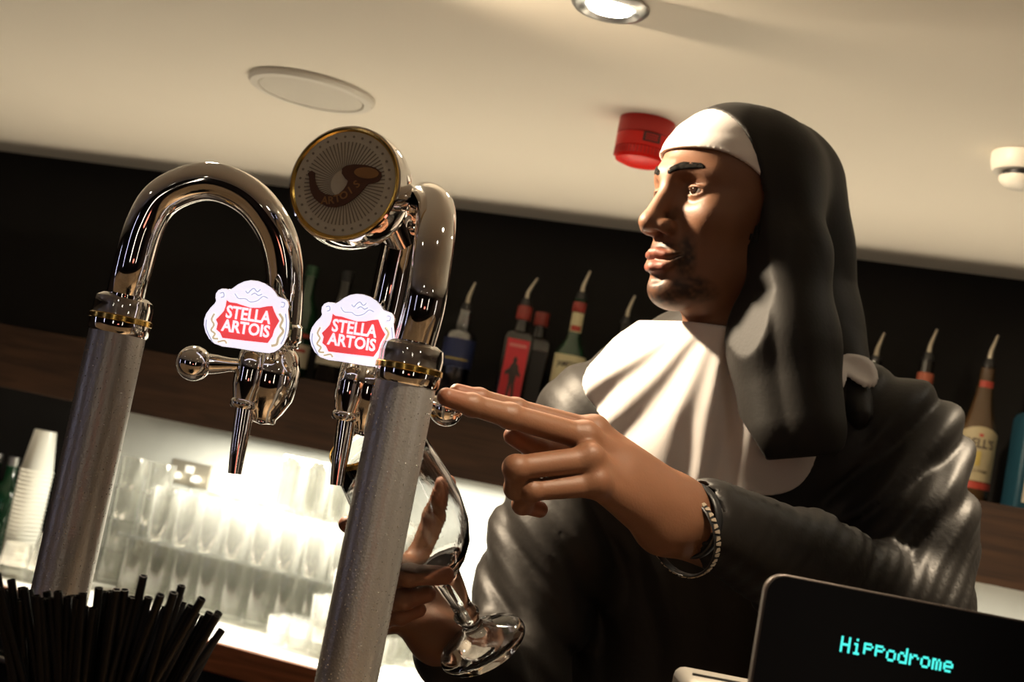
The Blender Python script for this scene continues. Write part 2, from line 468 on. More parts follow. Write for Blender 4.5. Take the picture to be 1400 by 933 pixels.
# ------------------------------------------------------------------ bottles on the shelf
G_green = mat('green_bottle_glass', (0.012, 0.055, 0.022), 0.08, var=0.1, coat=0.4, trans=0.25)
G_dark = mat('dark_bottle_glass', (0.012, 0.010, 0.008), 0.10, var=0.1, coat=0.3)
G_clear = thin_glass('clear_bottle_glass', (0.62, 0.66, 0.70), 0.16, 0.6)
G_amber = mat('whisky_bottle_glass', (0.10, 0.055, 0.022), 0.10, var=0.1, coat=0.3, trans=0.2)
L_cream = mat('cream_label', (0.66, 0.60, 0.36), 0.6, var=0.08, vscale=60)
L_buff = mat('buff_label', (0.44, 0.37, 0.22), 0.6, var=0.10, vscale=60)
L_white = mat('white_label', (0.62, 0.57, 0.44), 0.6, var=0.06, vscale=60)
L_red = mat('red_label', (0.62, 0.035, 0.045), 0.45, var=0.08, vscale=60)
L_blue = mat('blue_label', (0.02, 0.03, 0.10), 0.5, var=0.2, vscale=60)
L_teal = mat('teal_label', (0.012, 0.06, 0.09), 0.5, var=0.2, vscale=60)
L_ink = mat('label_ink', (0.05, 0.035, 0.03), 0.6)
L_inkred = mat('label_red_ink', (0.42, 0.05, 0.03), 0.6)
L_inkgold = mat('label_gold_ink', (0.50, 0.38, 0.10), 0.5)
L_foil = mat('red_foil', (0.28, 0.03, 0.02), 0.35, var=0.15)
L_foilo = mat('orange_foil', (0.40, 0.10, 0.05), 0.4, var=0.15)
L_green = mat('green_cap', (0.02, 0.07, 0.03), 0.35)
M_pour = mat('pourer_steel', (0.50, 0.45, 0.36), 0.28, 0.6, var=0.05)

def strip_label(parent, r, z0, h, arc, m, name='label', z_off=0.0004, a0=0.0, thick=0.0006):
    mb = MB(); w = r * arc
    vs, fs = grid_patch(w, h, 24, 2, thick)
    wrap_geo(mb, vs, fs, r + z_off, z0 + h/2, a0)
    return mb.build(name, m, parent)

def wrap_text(parent, s, size, r, z, m, name='lettering', width=None, a0=0.0, off=0.0):
    mb = MB(); vs, fs = text_geo(s, size, 0.0002, off, 1.0, width)
    wrap_geo(mb, vs, fs, r, z, a0); return mb.build(name, m, parent, smooth=False)

def pourer(t, z, lean=0.25, h=0.055):
    MB().lathe([(0.0, z-0.004), (0.0125, z-0.003), (0.0135, z+0.004), (0.011, z+0.008), (0.010, z+0.016), (0.0, z+0.017)], 24).build('pourer_stopper', M_black, t)
    pts = smooth_path([(0, 0, z+0.014), (0, 0, z+0.030), (0.0, lean*0.012, z+0.045), (0.0, lean*0.035, z+0.014+h)], 4)
    MB().tube(pts, interp([0.0060, 0.0052, 0.0042, 0.0026], 4), 12).build('pourer_spout', M_pour, t)

def bottle(name, label, x, ref_y, t, prof, glass, face, seg=40, pour=None, group='bottles on the back bar shelf', lean=0.25):
    """x,ref_y: pixel near the bottle's foot; stands on the shelf t metres out from the wall"""
    p = ray_t(x, ref_y, t); p = Vector((p.x, p.y, Z_ST))
    o = thing(name, label, 'bottle', p, group, rotz=WYAW - PI/2 + face)
    MB().lathe(prof, seg).build('glass_body', glass, o, ang=60)
    if pour: pourer(o, pour, lean)
    return o
def base_x(px, h_px):   # shift from a pixel seen h above the foot to the foot (verticals lean by the camera's roll)
    return px - 0.19 * h_px

# foot y line of the shelf top
def foot(px): return 569 + 0.179 * (px - 700) + 0
FACE = 0.35
# green whiskey with cream label
prof = [(0.0, 0.0), (0.034, 0.0), (0.0372, 0.004), (0.0375, 0.020), (0.0375, 0.158), (0.035, 0.172), (0.026, 0.188), (0.0175, 0.204), (0.0145, 0.225), (0.0138, 0.290), (0.0150, 0.292), (0.0150, 0.300), (0.0, 0.301)]
b = bottle('whiskey_bottle', 'green whiskey bottle with a cream label and red neck band, left of the bartender', 762, foot(762), 0.15, prof, G_green, FACE, pour=0.302)
l = strip_label(b, 0.0376, 0.058, 0.108, 2.5, L_cream)
wrap_text(l, 'JAMESON', 0.018, 0.0386, 0.143, L_ink, width=0.062, off=0.0004)
wrap_text(l, 'IRISH WHISKEY', 0.007, 0.0386, 0.076, L_ink, width=0.046)
cr_ = MB(); wrap_geo(cr_, [Vector((math.cos(q)*0.009*(1 if k%2 else .75), math.sin(q)*0.012*(1 if k%2 else .8), zz)) for zz in (0, .0003) for k, q in enumerate([i*PI/8 for i in range(16)])],
        [tuple(range(16)), tuple(range(16, 32))], 0.0386, 0.102, 0.0); cr_.build('crest', L_inkred, l)
n_ = strip_label(b, 0.0142, 0.222, 0.046, 2.4, L_cream, 'neck_label')
strip_label(n_, 0.0150, 0.225, 0.012, 1.6, L_inkred, 'seal')
MB().lathe([(0.0152, 0.270), (0.0158, 0.272), (0.0158, 0.292), (0.0148, 0.294)], 32).build('neck_band', L_foil, b)

# square-shouldered bottle with red label
def sq_prof_bottle(name, label, px, t, m_l, pour, capc, wid=0.034, glass=G_dark, dy=0):
    p = ray_t(px, foot(px), t); o = thing(name, label, 'bottle', Vector((p.x, p.y, Z_ST)), 'bottles on the back bar shelf', rotz=WYAW - PI/2 + FACE)
    mb = MB(); w = wid; out = []
    for k in range(4):
        for q in range(7):
            a = k*PI/2 + q*PI/12; cx = (w-0.008) * (1 if k in (0, 3) else -1); cy = (w-0.008) * (1 if k in (0, 1) else -1)
            out.append((cx + 0.008*math.cos(a), cy + 0.008*math.sin(a)))
    rings = [(0.0, .96), (0.004, 1), (0.185, 1), (0.196, .9), (0.204, .62)]
    vs = []; fs = []; n = len(out)
    for z, s in rings: vs += [Vector((x*s, y*s, z)) for x, y in out]
    for i in range(len(rings)-1):
        for k in range(n): fs.append((i*n+k, i*n+(k+1)%n, (i+1)*n+(k+1)%n, (i+1)*n+k))
    fs.append(tuple(range(n))[::-1]); fs.append(tuple((len(rings)-1)*n + k for k in range(n)))
    mb.add(vs, fs).lathe([(0.020, 0.202), (0.0155, 0.212), (0.0145, 0.225), (0.0145, 0.262), (0.0, 0.262)], 28)
    mb.build('glass_body', glass, o, ang=50)
    MB().lathe([(0.0155, 0.232), (0.0178, 0.234), (0.0178, 0.262), (0.0165, 0.266), (0.0, 0.266)], 32).build('neck_foil', capc, o)
    if pour: pourer(o, 0.268, 0.45)
    return o, w
b, w = sq_prof_bottle('spirit_bottle', 'square bottle with a bright red label and dark figure, red foil on its neck', 690, 0.15, L_red, True, L_foil)
lf = MB().box((w+0.0006, 0, 0.105), (0.0010, 0.052, 0.155)).build('label', L_red, b, False)
fig = [(-.003,-.055),(-.009,-.052),(-.007,-.02),(-.010,0),(-.018,-.004),(-.020,.004),(-.010,.014),(-.008,.022),(-.004,.026),(-.005,.036),(0,.043),(.005,.036),(.004,.026),(.009,.022),(.012,.010),(.018,.0),(.015,-.006),(.009,0),(.007,-.02),(.010,-.052),(.004,-.055),(0,-.02)]
MB().prism(fig, 0, 0.0006, Matrix.Translation((w+0.0011, 0, 0.100)) @ frame((0,0,0), (0,1,0), (0,0,1))).build('figure', L_ink, lf, False)
MB().box((w+0.0013, 0, 0.168), (0.0006, 0.040, 0.008)).build('title_band', mat('pink_band', (0.7, 0.22, 0.2), 0.5), lf, False)
# its neighbour behind
b, w = sq_prof_bottle('spirit_bottle', 'dark square bottle with a red cap, just behind the red labelled bottle', 715, 0.075, L_ink, False, L_foil)
lf = MB().box((w+0.0006, 0, 0.105), (0.0010, 0.050, 0.13)).build('label', mat('black_label', (0.03, 0.028, 0.028), 0.4), b, False)
# clear bottle with blue label
prof = [(0.0, 0.0), (0.034, 0.0), (0.037, 0.003), (0.037, 0.170), (0.033, 0.180), (0.018, 0.188), (0.0175, 0.21), (0.0150, 0.225), (0.0145, 0.235), (0.0, 0.235)]
b = bottle('vodka_bottle', 'clear bottle with a dark blue label beside the wet tap column', 612, foot(612), 0.15, prof, G_clear, FACE, pour=0.236)
l = strip_label(b, 0.0371, 0.095, 0.068, 3.6, L_blue)
strip_label(l, 0.0380, 0.112, 0.004, 1.6, L_inkgold, 'gold_line')
MB().lathe([(0.0, 0.006), (0.0345, 0.006), (0.0345, 0.094), (0.0, 0.094)], 32).build('spirit', mat('dark_spirit', (0.015, 0.016, 0.022), 0.1), b)
# small dark bottle behind the shoulder
prof = [(0.0, 0.0), (0.033, 0.0), (0.035, 0.004), (0.035, 0.150), (0.028, 0.175), (0.016, 0.200), (0.0135, 0.220), (0.0135, 0.262), (0.0, 0.262)]
b = bottle('liqueur_bottle', 'dark bottle with a buff band, peeping over the lit shoulder', 828, foot(828), 0.12, prof, G_dark, FACE, pour=0.264)
strip_label(b, 0.0205, 0.186, 0.016, 2.6, L_buff, 'shoulder_label'); strip_label(b, 0.0352, 0.04, 0.08, 2.4, L_buff)
# right of the bartender
b = bottle('liqueur_bottle', 'dark bottle whose steel pourer shows above the right shoulder', 1170, foot(1170), 0.15, prof, G_dark, FACE - .1, pour=0.256)
strip_label(b, 0.0352, 0.04, 0.08, 2.4, L_buff)
prof2 = [(0.0, 0.0), (0.034, 0.0), (0.036, 0.004), (0.036, 0.160), (0.028, 0.185), (0.0165, 0.205), (0.0150, 0.225), (0.0145, 0.278), (0.0, 0.278)]
b = bottle('spirit_bottle', 'dark bottle with an orange foil neck behind the right shoulder', 1240, foot(1240), 0.15, prof2, G_dark, FACE - .1, pour=0.280)
MB().lathe([(0.0162, 0.212), (0.0178, 0.214), (0.0172, 0.250), (0.0155, 0.252)], 32).build('neck_foil', L_foilo, b)
strip_label(b, 0.0362, 0.04, 0.08, 2.4, L_buff)
prof3 = [(0.0, 0.0), (0.034, 0.0), (0.0385, 0.004), (0.0390, 0.030), (0.0398, 0.140), (0.0385, 0.150), (0.031, 0.166), (0.024, 0.190), (0.0185, 0.220), (0.0150, 0.252), (0.0145, 0.280), (0.0, 0.280)]
b = bottle('whisky_bottle', 'whisky bottle with a cream arched label and red foot band, right of the bartender', 1322, foot(1322) + 6, 0.16, prof3, G_amber, FACE - .15, pour=0.284)
mb = MB(); vs, fs = grid_patch(0.086, 0.100, 24, 8)
vs = [Vector((v.x, v.y + (0.012*math.cos(v.x/0.043*PI/2) if v.y > 0.045 else 0), v.z)) for v in vs]
wrap_geo(mb, vs, fs, 0.0402, 0.092, 0.0); l = mb.build('label', L_buff, b)
wrap_text(l, "BELL'S", 0.026, 0.0412, 0.118, L_ink, width=0.060, off=0.0006)
wrap_text(l, 'SCOTCH WHISKY', 0.008, 0.0412, 0.062, L_ink, width=0.050)
mb = MB(); wrap_geo(mb, *grid_patch(0.010, 0.030), 0.0412, 0.088, 0.0); mb.build('crest', L_inkgold, l)
mb = MB(); wrap_geo(mb, *grid_patch(0.008, 0.006), 0.0412, 0.136, 0.0); mb.build('seal', L_inkred, l)
strip_label(b, 0.0395, 0.026, 0.014, 2.3, L_inkred, 'foot_label')
strip_label(b, 0.0158, 0.238, 0.014, 2.0, L_inkred, 'neck_band')
MB().lathe([(0.0, -0.0), (0.0, 0.0)], 3)
b, w = sq_prof_bottle('gin_bottle', 'square bottle with teal side and white label, cut by the right edge of the photo', 1402, 0.15, L_white, False, L_green, wid=0.040, glass=L_teal)
lf = MB().box((w+0.0006, 0.004, 0.098), (0.0010, 0.060, 0.165)).build('label', L_white, b, False)
# left, between the two taps: green and dark bottles
prof4 = [(0.0, 0.0), (0.033, 0.0), (0.0355, 0.004), (0.0355, 0.165), (0.030, 0.185), (0.018, 0.205), (0.0145, 0.225), (0.0140, 0.285), (0.0, 0.286)]
b = bottle('gin_bottle', 'green bottle with a pale label, seen between the two lit tap badges', 398, foot(398)-2, 0.13, prof4, G_green, FACE)
l = strip_label(b, 0.0356, 0.030, 0.058, 2.6, L_white); strip_label(l, 0.0364, 0.068, 0.008, 1.6, L_inkred, 'red_line')
strip_label(b, 0.0356, 0.105, 0.010, 2.0, L_inkred, 'band')
MB().lathe([(0.0152, 0.262), (0.0156, 0.288), (0.0, 0.290)], 28).build('screw_cap', L_green, b)
b = bottle('rum_bottle', 'dark bottle with a short pale label, right of the green gin bottle', 446, foot(446)-2, 0.13, prof4, G_dark, FACE)
strip_label(b, 0.0356, 0.048, 0.022, 2.6, L_white)
MB().lathe([(0.0152, 0.262), (0.0156, 0.288), (0.0, 0.290)], 28).build('screw_cap', M_black, b)

# ------------------------------------------------------------------ back counter: glasses, cups, socket
GLS = thin_glass('tumbler_glass', (0.98, 0.98, 0.96), 0.10, 0.80, 0.05, white=0.15)
def counter_pt(px, py):
    d = at(px, py, 1.0) - CAMP
    return CAMP + d * ((Z_CT - CAMZ) / d.z)
def highball(h=0.135, r=0.033, name='highball_glass'):
    t = thing(name, 'x', 'glass', (0, 0, 0))
    MB().lathe([(0.0, 0.0), (r*0.86, 0.0), (r*0.90, 0.003), (r, h), (r*0.995, h+0.0006), (r*0.955, h), (r*0.86, 0.012), (0.0, 0.011)], 20).build('bowl', GLS, t, ang=60)
    return t
# rows on the wall frame: s along the wall, t out of it
sL, _ = st(ray_t(190, 745, 0.25)); sR, _ = st(ray_t(452, 800, 0.25))
proto = highball(0.132, 0.0335); first = True
def put_glass(s, t, z, label, group):
    global first
    p = wp(s, t, z)
    if first:
        proto.location = p; proto['label'] = label; proto['group'] = group; first = False; return proto
    return dup(proto, p, random.uniform(0, 6), label, group)
n_s = 12; ds = 0.0715
for j, t in enumerate((0.10, 0.175, 0.25)):
    for i in range(n_s):
        rw = ('back', 'middle', 'front')[j]
        lab = 'clear highball glass in the %s row of the lower tier in the lit niche' % rw
        if i == n_s - 1: lab = 'clear highball glass at the right end of the lower tier, %s row' % rw
        if j == 2 and i == 0: lab = 'clear highball glass at the left front corner of the lower tier'
        put_glass(sL + i*ds + random.uniform(-.001, .001), t, Z_CT + 0.003, lab, None if i == n_s - 1 or (j == 2 and i == 0) else 'glasses in the lower tier, %s row' % rw)
ZT = Z_CT + 0.003 + 0.1335
tm = thing('glass_mat', 'thin clear tray lying across the lower tier of highball glasses', 'tray', wp(sL + 5.5*ds, 0.175, ZT), rotz=WYAW)
MB().box((0, 0, 0.002), (0.86, 0.24, 0.003)).build('tray_base', thin_glass('tray_glass', (0.95, 0.96, 0.95), 0.04, 0.25), tm, False)
rimm = MB(); rimm.box((0, -0.119, 0.006), (0.86, 0.003, 0.010)); rimm.box((0, 0.119, 0.006), (0.86, 0.003, 0.010)); rimm.build('tray_rim', GLS, tm, False)
for j, t in enumerate((0.10, 0.175, 0.25)):
    for i in range(10):
        put_glass(sL + 0.05 + i*ds + random.uniform(-.001, .001), t, ZT + 0.004, 'clear highball glass %s the upper tier of glasses, %s row' % ('at the left end of' if i == 0 else 'at the right end of' if i == 9 else 'inside', ('back', 'middle', 'front')[j]), None if i in (0, 9) else 'glasses in the upper tier, %s row' % ('back', 'middle', 'front')[j])
# tall third stack at the right rear
ZT2 = ZT + 0.004 + 0.1335
for t in (0.10, 0.175):
    for i in range(4, 8):
        put_glass(sL + 0.05 + i*ds, t, ZT2, 'clear highball glass on the topmost tier under the shelf, %s row' % ('back' if t < .15 else 'front'), 'glasses on the topmost tier, %s row' % ('back' if t < .15 else 'front'))
# stemless tumblers stacked at the left end
tum = highball(0.085, 0.036, 'tumbler')
tf = True
for i in range(2):
    for k in range(4):
        p = wp(sL - 0.115 + i*0.082 - 0.0, 0.17, Z_CT + 0.003 + k*0.078)
        lab = ('stacked clear tumbler in the %s column left of the highball glasses' % ('left' if i == 0 else 'right')) + (', topmost' if k == 3 else (', lowest' if k == 0 else ''))
        if tf: tum.location = p; tum['label'] = lab; tum['group'] = 'stacked tumblers at the left end'; tf = False
        else: dup(tum, p, 0, lab, 'stacked tumblers at the left end')
# heap of upturned small glasses at the right, nearer the edge
sg = thing('shot_glass', 'small clear glass in the lowest layer of the heap at the right end', 'glass', (0,0,0), 'small glasses in the lowest layer of the heap')
MB().lathe([(0.0, 0.0), (0.022, 0.0), (0.026, 0.060), (0.0245, 0.060), (0.021, 0.008), (0.0, 0.008)], 18).build('bowl', GLS, sg, ang=60)
sf = True
cs, _ = st(ray_t(425, 820, 0.36))
hp = [(i, j, 0) for i in range(5) for j in range(3)] + [(i+.5, j+.5, 1) for i in range(1, 4) for j in range(2)] + [(i+1, 1, 2) for i in range(1, 3)]
for (i, j, k) in hp:
    p = wp(cs - 0.04 + i*0.055, 0.30 + j*0.055, Z_CT + 0.002 + k*0.062)
    if sf: sg.location = p; sf = False
    else: dup(sg, p, 0, 'small clear glass in the %s layer of the heap at the right end' % ('lowest', 'second', 'top')[k], 'small glasses in the %s layer of the heap' % ('lowest', 'second', 'top')[k])

# sleeve of plastic cups, one nested in the next, left of the first column
M_cup = mat('plastic_cup', (0.80, 0.80, 0.72), 0.3, var=0.03, trans=0.2)
cp0 = ray_t(24, 762, 0.28); s_c, t_c = st(cp0)
cup = thing('plastic_cup', 'x', 'cup', (0,0,0))
MB().lathe([(0.040, 0.0), (0.0415, 0.001), (0.0415, 0.005), (0.0395, 0.006), (0.027, 0.105), (0.0, 0.105)], 28).build('cup_wall', M_cup, cup, ang=60)
for k in range(24):
    z = Z_CT + 0.001 + k*0.0105; p = wp(s_c, t_c, z)
    lab = 'white plastic cup nested upside down in the tall stack at left' + (', topmost of the stack' if k == 23 else ', lowest of the stack' if k == 0 else '')
    g = None if k in (0, 23) else 'plastic cups nested in the tall stack'
    if k == 0: cup.location = p; cup['label'] = lab
    else: dup(cup, p, 0, lab, g)
# upturned carafe-like glass in front of the cups
p = ray_t(62, 778, 0.40); s_, t_ = st(p)
ug = thing('tumbler', 'upturned clear tumbler in front of the stack of plastic cups', 'glass', wp(s_, t_, Z_CT + 0.001))
MB().lathe([(0.044, 0.0), (0.030, 0.115), (0.0, 0.116), (0.0, 0.110), (0.028, 0.109), (0.042, 0.0)], 28).build('bowl', GLS, ug, ang=60)
p = ray_t(42, 782, 0.42); s_, t_ = st(p)
ug = thing('tumbler', 'short upturned tumbler left of the taller upturned one', 'glass', wp(s_ - .05, t_, Z_CT + 0.001))
MB().lathe([(0.038, 0.0), (0.030, 0.080), (0.0, 0.081), (0.0, 0.075), (0.028, 0.074), (0.036, 0.0)], 28).build('bowl', GLS, ug, ang=60)
# green bottles far left
G_green2 = mat('bright_green_glass', (0.008, 0.05, 0.02), 0.1, var=0.1, coat=0.4, trans=0.3)
for i, (px, lab) in enumerate(((2, 'green bottle standing on the back counter at the left edge of the photo'), (-22, 'green bottle mostly outside the left edge of the photo'))):
    p = ray_t(px - 12, 760, 0.14); s_, t_ = st(p)
    t = thing('green_bottle', lab, 'bottle', wp(s_, t_, Z_CT))
    MB().lathe([(0.0, 0.0), (0.034, 0.0), (0.036, 0.004), (0.036, 0.150), (0.030, 0.172), (0.016, 0.195), (0.0145, 0.25), (0.0, 0.25)], 32).build('glass_body', G_green2, t)
    MB().lathe([(0.0152, 0.232), (0.0156, 0.256), (0.0, 0.257)], 24).build('screw_cap', M_steel, t)

# socket plate on the splashback
p = ray_t(261, 648, 0.017); s_, t_ = st(p)
so = thing('power_socket', 'brushed metal double power socket with white plugs on the splashback', 'socket', wp(s_, 0.0165, p.z), rotz=WYAW)
fr = Matrix.Rotation(PI/2, 3, 'X')
MB().box((0, -0.003, 0), (0.118, 0.006, 0.062)).build('plate', M_brushed, so, False, bevel=0.001)
for x, z, w, h in ((-0.034, -0.012, 0.018, 0.016), (0.026, -0.012, 0.018, 0.016)):
    MB().lathe([(0.0, 0.0), (0.011, 0.0), (0.010, 0.018), (0.007, 0.022), (0.0, 0.022)], 20, Matrix.Translation((x, -0.006, z)) @ Matrix.Rotation(PI/2, 4, 'X')).build('plug', M_white, so)
sw = MB().box((-0.002, -0.008, 0.010), (0.024, 0.005, 0.020)).build('switch_frame', M_white, so, False, bevel=0.001)
MB().box((-0.007, -0.0115, 0.010), (0.008, 0.003, 0.014)).build('rocker', M_white, sw, False)
MB().box((0.004, -0.0115, 0.010), (0.008, 0.003, 0.014)).build('rocker', M_white, sw, False)

# fridge under the counter
pf = wp(0.0, T_CT - 0.04, 0)
fg = thing('bottle_fridge', 'black under-counter fridge with a steel top rail beneath the mahogany edge', 'fridge', wp(-0.45, T_CT + 0.005, 0), rotz=WYAW)
MB().box((0, -0.02, 0.40), (1.2, 0.05, 0.78)).build('door', mat('fridge_black', (0.015, 0.015, 0.016), 0.15), fg, False, bevel=0.003)
MB().box((0, -0.055, 0.775), (1.18, 0.022, 0.012)).build('handle_rail', M_steel, fg, False, bevel=0.003)

# ------------------------------------------------------------------ beer taps
M_col = mat('wet_frosted_column', (0.50, 0.48, 0.46), 0.34, 0.75, var=0.12, vscale=300, bump=0.10, bscale=500, btype='VORONOI')
M_drop = mat('water_drop', (0.55, 0.55, 0.55), 0.08, 0.8, var=0.02)
E_white = mat('lit_badge_white', (0.9, 0.88, 0.95), 0.3, var=0.01, emis=(0.90, 0.86, 1.0), estr=0.95)
E_red = mat('lit_badge_red', (0.8, 0.05, 0.06), 0.3, var=0.02, emis=(0.95, 0.075, 0.085), estr=0.75)
E_grey = mat('badge_scroll_grey', (0.45, 0.47, 0.6), 0.4, var=0.05, emis=(0.45, 0.48, 0.65), estr=0.75)
E_gold = mat('badge_scroll_gold', (0.75, 0.62, 0.35), 0.4, var=0.05, emis=(0.75, 0.62, 0.42), estr=0.6)
E_let = mat('lit_badge_letters', (0.95, 0.9, 0.95), 0.3, var=0.01, emis=(1.0, 0.86, 0.95), estr=1.0)

BD = [(150,262),(152,238),(160,215),(178,190),(196,172),(203,160),(200,146),(202,128),(212,114),(228,107),(246,108),(262,112),(276,104),(298,88),(324,76),(352,71),(382,74),(410,84),(436,101),(454,120),(466,140),(482,146),(500,153),(510,164),(514,180),(510,200),(512,222),(515,250),(514,282),(506,316),(492,346),(472,368),(450,381),(428,385),(400,382),(340,372),(280,362),(230,356),(196,344),(172,322),(157,294)]
RD = [(250,157),(262,166),(290,170),(320,180),(352,190),(390,190),(420,184),(444,182),(452,204),(462,226),(474,246),(462,266),(452,284),(444,312),(424,340),(330,330),(232,318),(222,296),(206,282),(212,256),(204,240),(222,222),(238,204),(246,182)]
CB = (337.0, 433.0)
def badge_xy(q): return ((230 + q[0]/3.11) - CB[0], -((360 + q[1]/3.11) - CB[1]))
def tri_prism(mb, outline, z0, z1, m):
    mb.prism(outline, z0, z1, m)

def make_badge(parent, px, py, d, yaw=0.0):
    sc = d / FPX
    org = at(px, py, d)
    x = (Rv + Fv * math.sin(yaw)).normalized(); m = frame(org - root_loc(parent), x, Uv)
    toP = lambda pts, k=1.0: [(badge_xy(p)[0]*sc*k, badge_xy(p)[1]*sc*k) for p in pts]
    o_case = MB().prism(toP(BD, 1.0), -0.016, -0.002, m).build('badge', M_chrome, parent, False, bevel=0.0015)
    pts = toP(BD, 0.985)
    MB().prism(pts, -0.002, 0.001, m).build('lit_face', E_white, o_case, False)
    MB().prism(toP(RD), 0.001, 0.0016, m).build('red_shield', E_red, o_case, False)
    rot = m @ Matrix.Rotation(math.radians(-8.5), 4, 'Z')
    for s, qx, qy, wd, sz in (('STELLA', 342, 222, 192, 74), ('ARTOIS', 332, 280, 206, 70)):
        vs, fs = text_geo(s, sz/3.11*sc*1.0, 0.0003, 0.0004, 1.0, wd/3.11*sc)
        bx, by = badge_xy((qx, qy)); 
        mm = m @ Matrix.Translation((bx*sc, by*sc, 0.0021)) @ Matrix.Rotation(math.radians(-8.5), 4, 'Z')
        MB().add([mm @ v for v in vs], fs).build('lettering', E_let, o_case, False)
    # scrolls at the crest and on both flanks
    def curl(pts, m_, r=0.0006):
        P = [Vector((badge_xy(p)[0]*sc, badge_xy(p)[1]*sc, 0.0014)) for p in pts]
        P = smooth_path(P, 5)
        MB().tube([m @ p for p in P], r, 6).build('scroll', m_, o_case)
    curl([(285,130),(300,150),(330,152),(350,165),(380,160),(405,142),(425,150)], E_grey, 0.00045)
    curl([(330,118),(340,128),(352,116),(366,108),(380,122),(394,112)], E_grey, 0.0005)
    curl([(355,135),(370,128),(385,138),(400,132)], E_grey, 0.0005)
    curl([(222,128),(236,126),(238,142),(226,146)], E_grey, 0.0005)
    curl([(482,166),(496,170),(492,186),(480,186)], E_grey, 0.0005)
    curl([(198,215),(186,240),(196,262),(184,285),(200,300),(192,318),(214,322)], E_gold, 0.0009)
    curl([(212,335),(240,330),(250,342)], E_gold, 0.0008)
    curl([(474,215),(488,240),(478,268),(490,290),(470,318),(462,345),(440,352)], E_gold, 0.0012)
    curl([(165,240),(162,270),(172,300),(190,335)], E_grey, 0.0006)
    curl([(500,215),(504,260),(496,310),(480,345)], E_grey, 0.0006)
    return o_case

def column_part(t, px, py, d, r, base_z, ztop, loc):
    a = at(px, py, d)
    c = Vector((a.x, a.y, 0))
    MB().lathe([(r, base_z), (r, ztop)], 64, Matrix.Translation(c - Vector((loc.x, loc.y, loc.z)))).build('column', M_col, t)
    return c

def drops(t, c, r, z0, z1, n, loc):
    mb = MB()
    for k in range(n):
        a = random.uniform(PI, 2*PI); z = random.uniform(z0, z1); s = random.uniform(0.00025, 0.0007)
        m = Matrix.Translation(c - loc + Vector((r*math.cos(a), r*math.sin(a), z))) @ Matrix.Rotation(a, 4, 'Z') @ Matrix.Diagonal((0.5, 0.9, 1.2, 1))
        vs = []; fs = []
        for i in range(4):
            th = PI/2*i/3
            for q in range(6): vs.append(Vector((s*math.sin(PI/2-th), s*math.cos(PI/2-th)*math.cos(q*PI/3), s*math.cos(PI/2-th)*math.sin(q*PI/3))))
        # ring 0 has cos=0 -> tip handled by order
        for i in range(3):
            for q in range(6): fs.append((i*6+q, i*6+(q+1)%6, (i+1)*6+(q+1)%6, (i+1)*6+q))
        mb.add([m @ v for v in vs], fs)
    o = mb.build('condensation', M_drop, t); o['kind'] = 'stuff'

def collar(t, c, r, z, loc):
    o = MB().lathe([(r+0.0002, z-0.034), (r+0.0018, z-0.032), (r+0.0022, z-0.024), (r+0.0018, z-0.020), (r+0.0012, z-0.018), (r+0.0016, z-0.010), (r+0.0004, z-0.003), (r-0.004, z), (0.017, z+0.001)], 64, Matrix.Translation(c - loc)).build('collar', M_chrome, t)
    MB().lathe([(r+0.0014, z-0.024), (r+0.0030, z-0.023), (r+0.0030, z-0.019), (r+0.0014, z-0.018)], 64, Matrix.Translation(c - loc)).build('gold_ring', M_gold, o)

def faucet(t, px, py, d, side, ball, loc, k=1.0):
    """px,py: top of the front housing; body hangs below the badge"""
    A = lambda x, y, dd=d: at(x, y, dd) - loc
    s = d / FPX
    down = Vector((0, 0, -1))
    # rear bulb
    c = A(px + 24, py - 6, d + 0.012)
    MB().lathe([(0.0, 0.014), (0.014, 0.012), (0.021, 0.004), (0.0245, -0.008), (0.0250, -0.022), (0.0225, -0.036), (0.0165, -0.048), (0.012, -0.054), (0.012, -0.058), (0.0, -0.060)], 40, Matrix.Translation(c)).build('valve_body', M_chrome, t)
    c2 = A(px - 6, py - 4, d - 0.006)
    hb = MB().lathe([(0.0, 0.012), (0.009, 0.011), (0.0125, 0.004), (0.0135, -0.010), (0.0130, -0.024), (0.0100, -0.036), (0.0098, -0.038), (0.0, -0.039)], 36, Matrix.Translation(c2)).build('lever_housing', M_chrome, t)
    MB().lathe([(0.010, -0.036), (0.0115, -0.038), (0.0115, -0.042), (0.010, -0.044)], 32, Matrix.Translation(c2)).build('lock_ring', M_chrome, hb)
    spt = [c2 + Vector((0.002, 0, -0.040)), c2 + Vector((0.003, 0, -0.060)), c2 + Vector((0.004, 0, -0.085)), c2 + Vector((0.005, 0, -0.100))]
    sp_ = MB(); sp_.tube([spt[0], spt[1], spt[2], spt[3]], [0.0082, 0.0078, 0.0066, 0.0058], 28); sp_.build('spout', M_chrome, t)
    # lever and ball
    b = at(ball[0], ball[1], ball[2]) - loc
    lv = c2 + Vector((0, 0, -0.006)); dv = (b - lv).normalized(); L = (b - lv).length
    pr = [(0.0052, 0.0), (0.0056, L*0.35), (0.0065, L*0.55), (0.0085, L*0.68)]
    R = 0.0152
    for q in range(0, 17):
        th = PI - 0.75 - (PI - 0.75) * q / 16
        pr.append((R*math.sin(th), L - R*math.cos(th)*(-1) if False else L + R*math.cos(th)))
    pr = [p for p in pr if p[1] <= L + R]
    pr = [(0.0052, 0.0), (0.0056, L - 0.040), (0.0060, L - 0.030), (0.0080, L - 0.020)] + [(R*math.sin(th), L - R*math.cos(th)) for th in [0.62 + (PI-0.62)*q/18 for q in range(19)]]
    lo = MB().lathe(pr[:4] + [pr[4]], 32, axis_frame(lv, dv)).build('lever', M_chrome, t)
    MB().lathe([(0.0, L-R)] + pr[4:], 40, axis_frame(lv, dv)).build('ball_knob', M_chrome, lo)

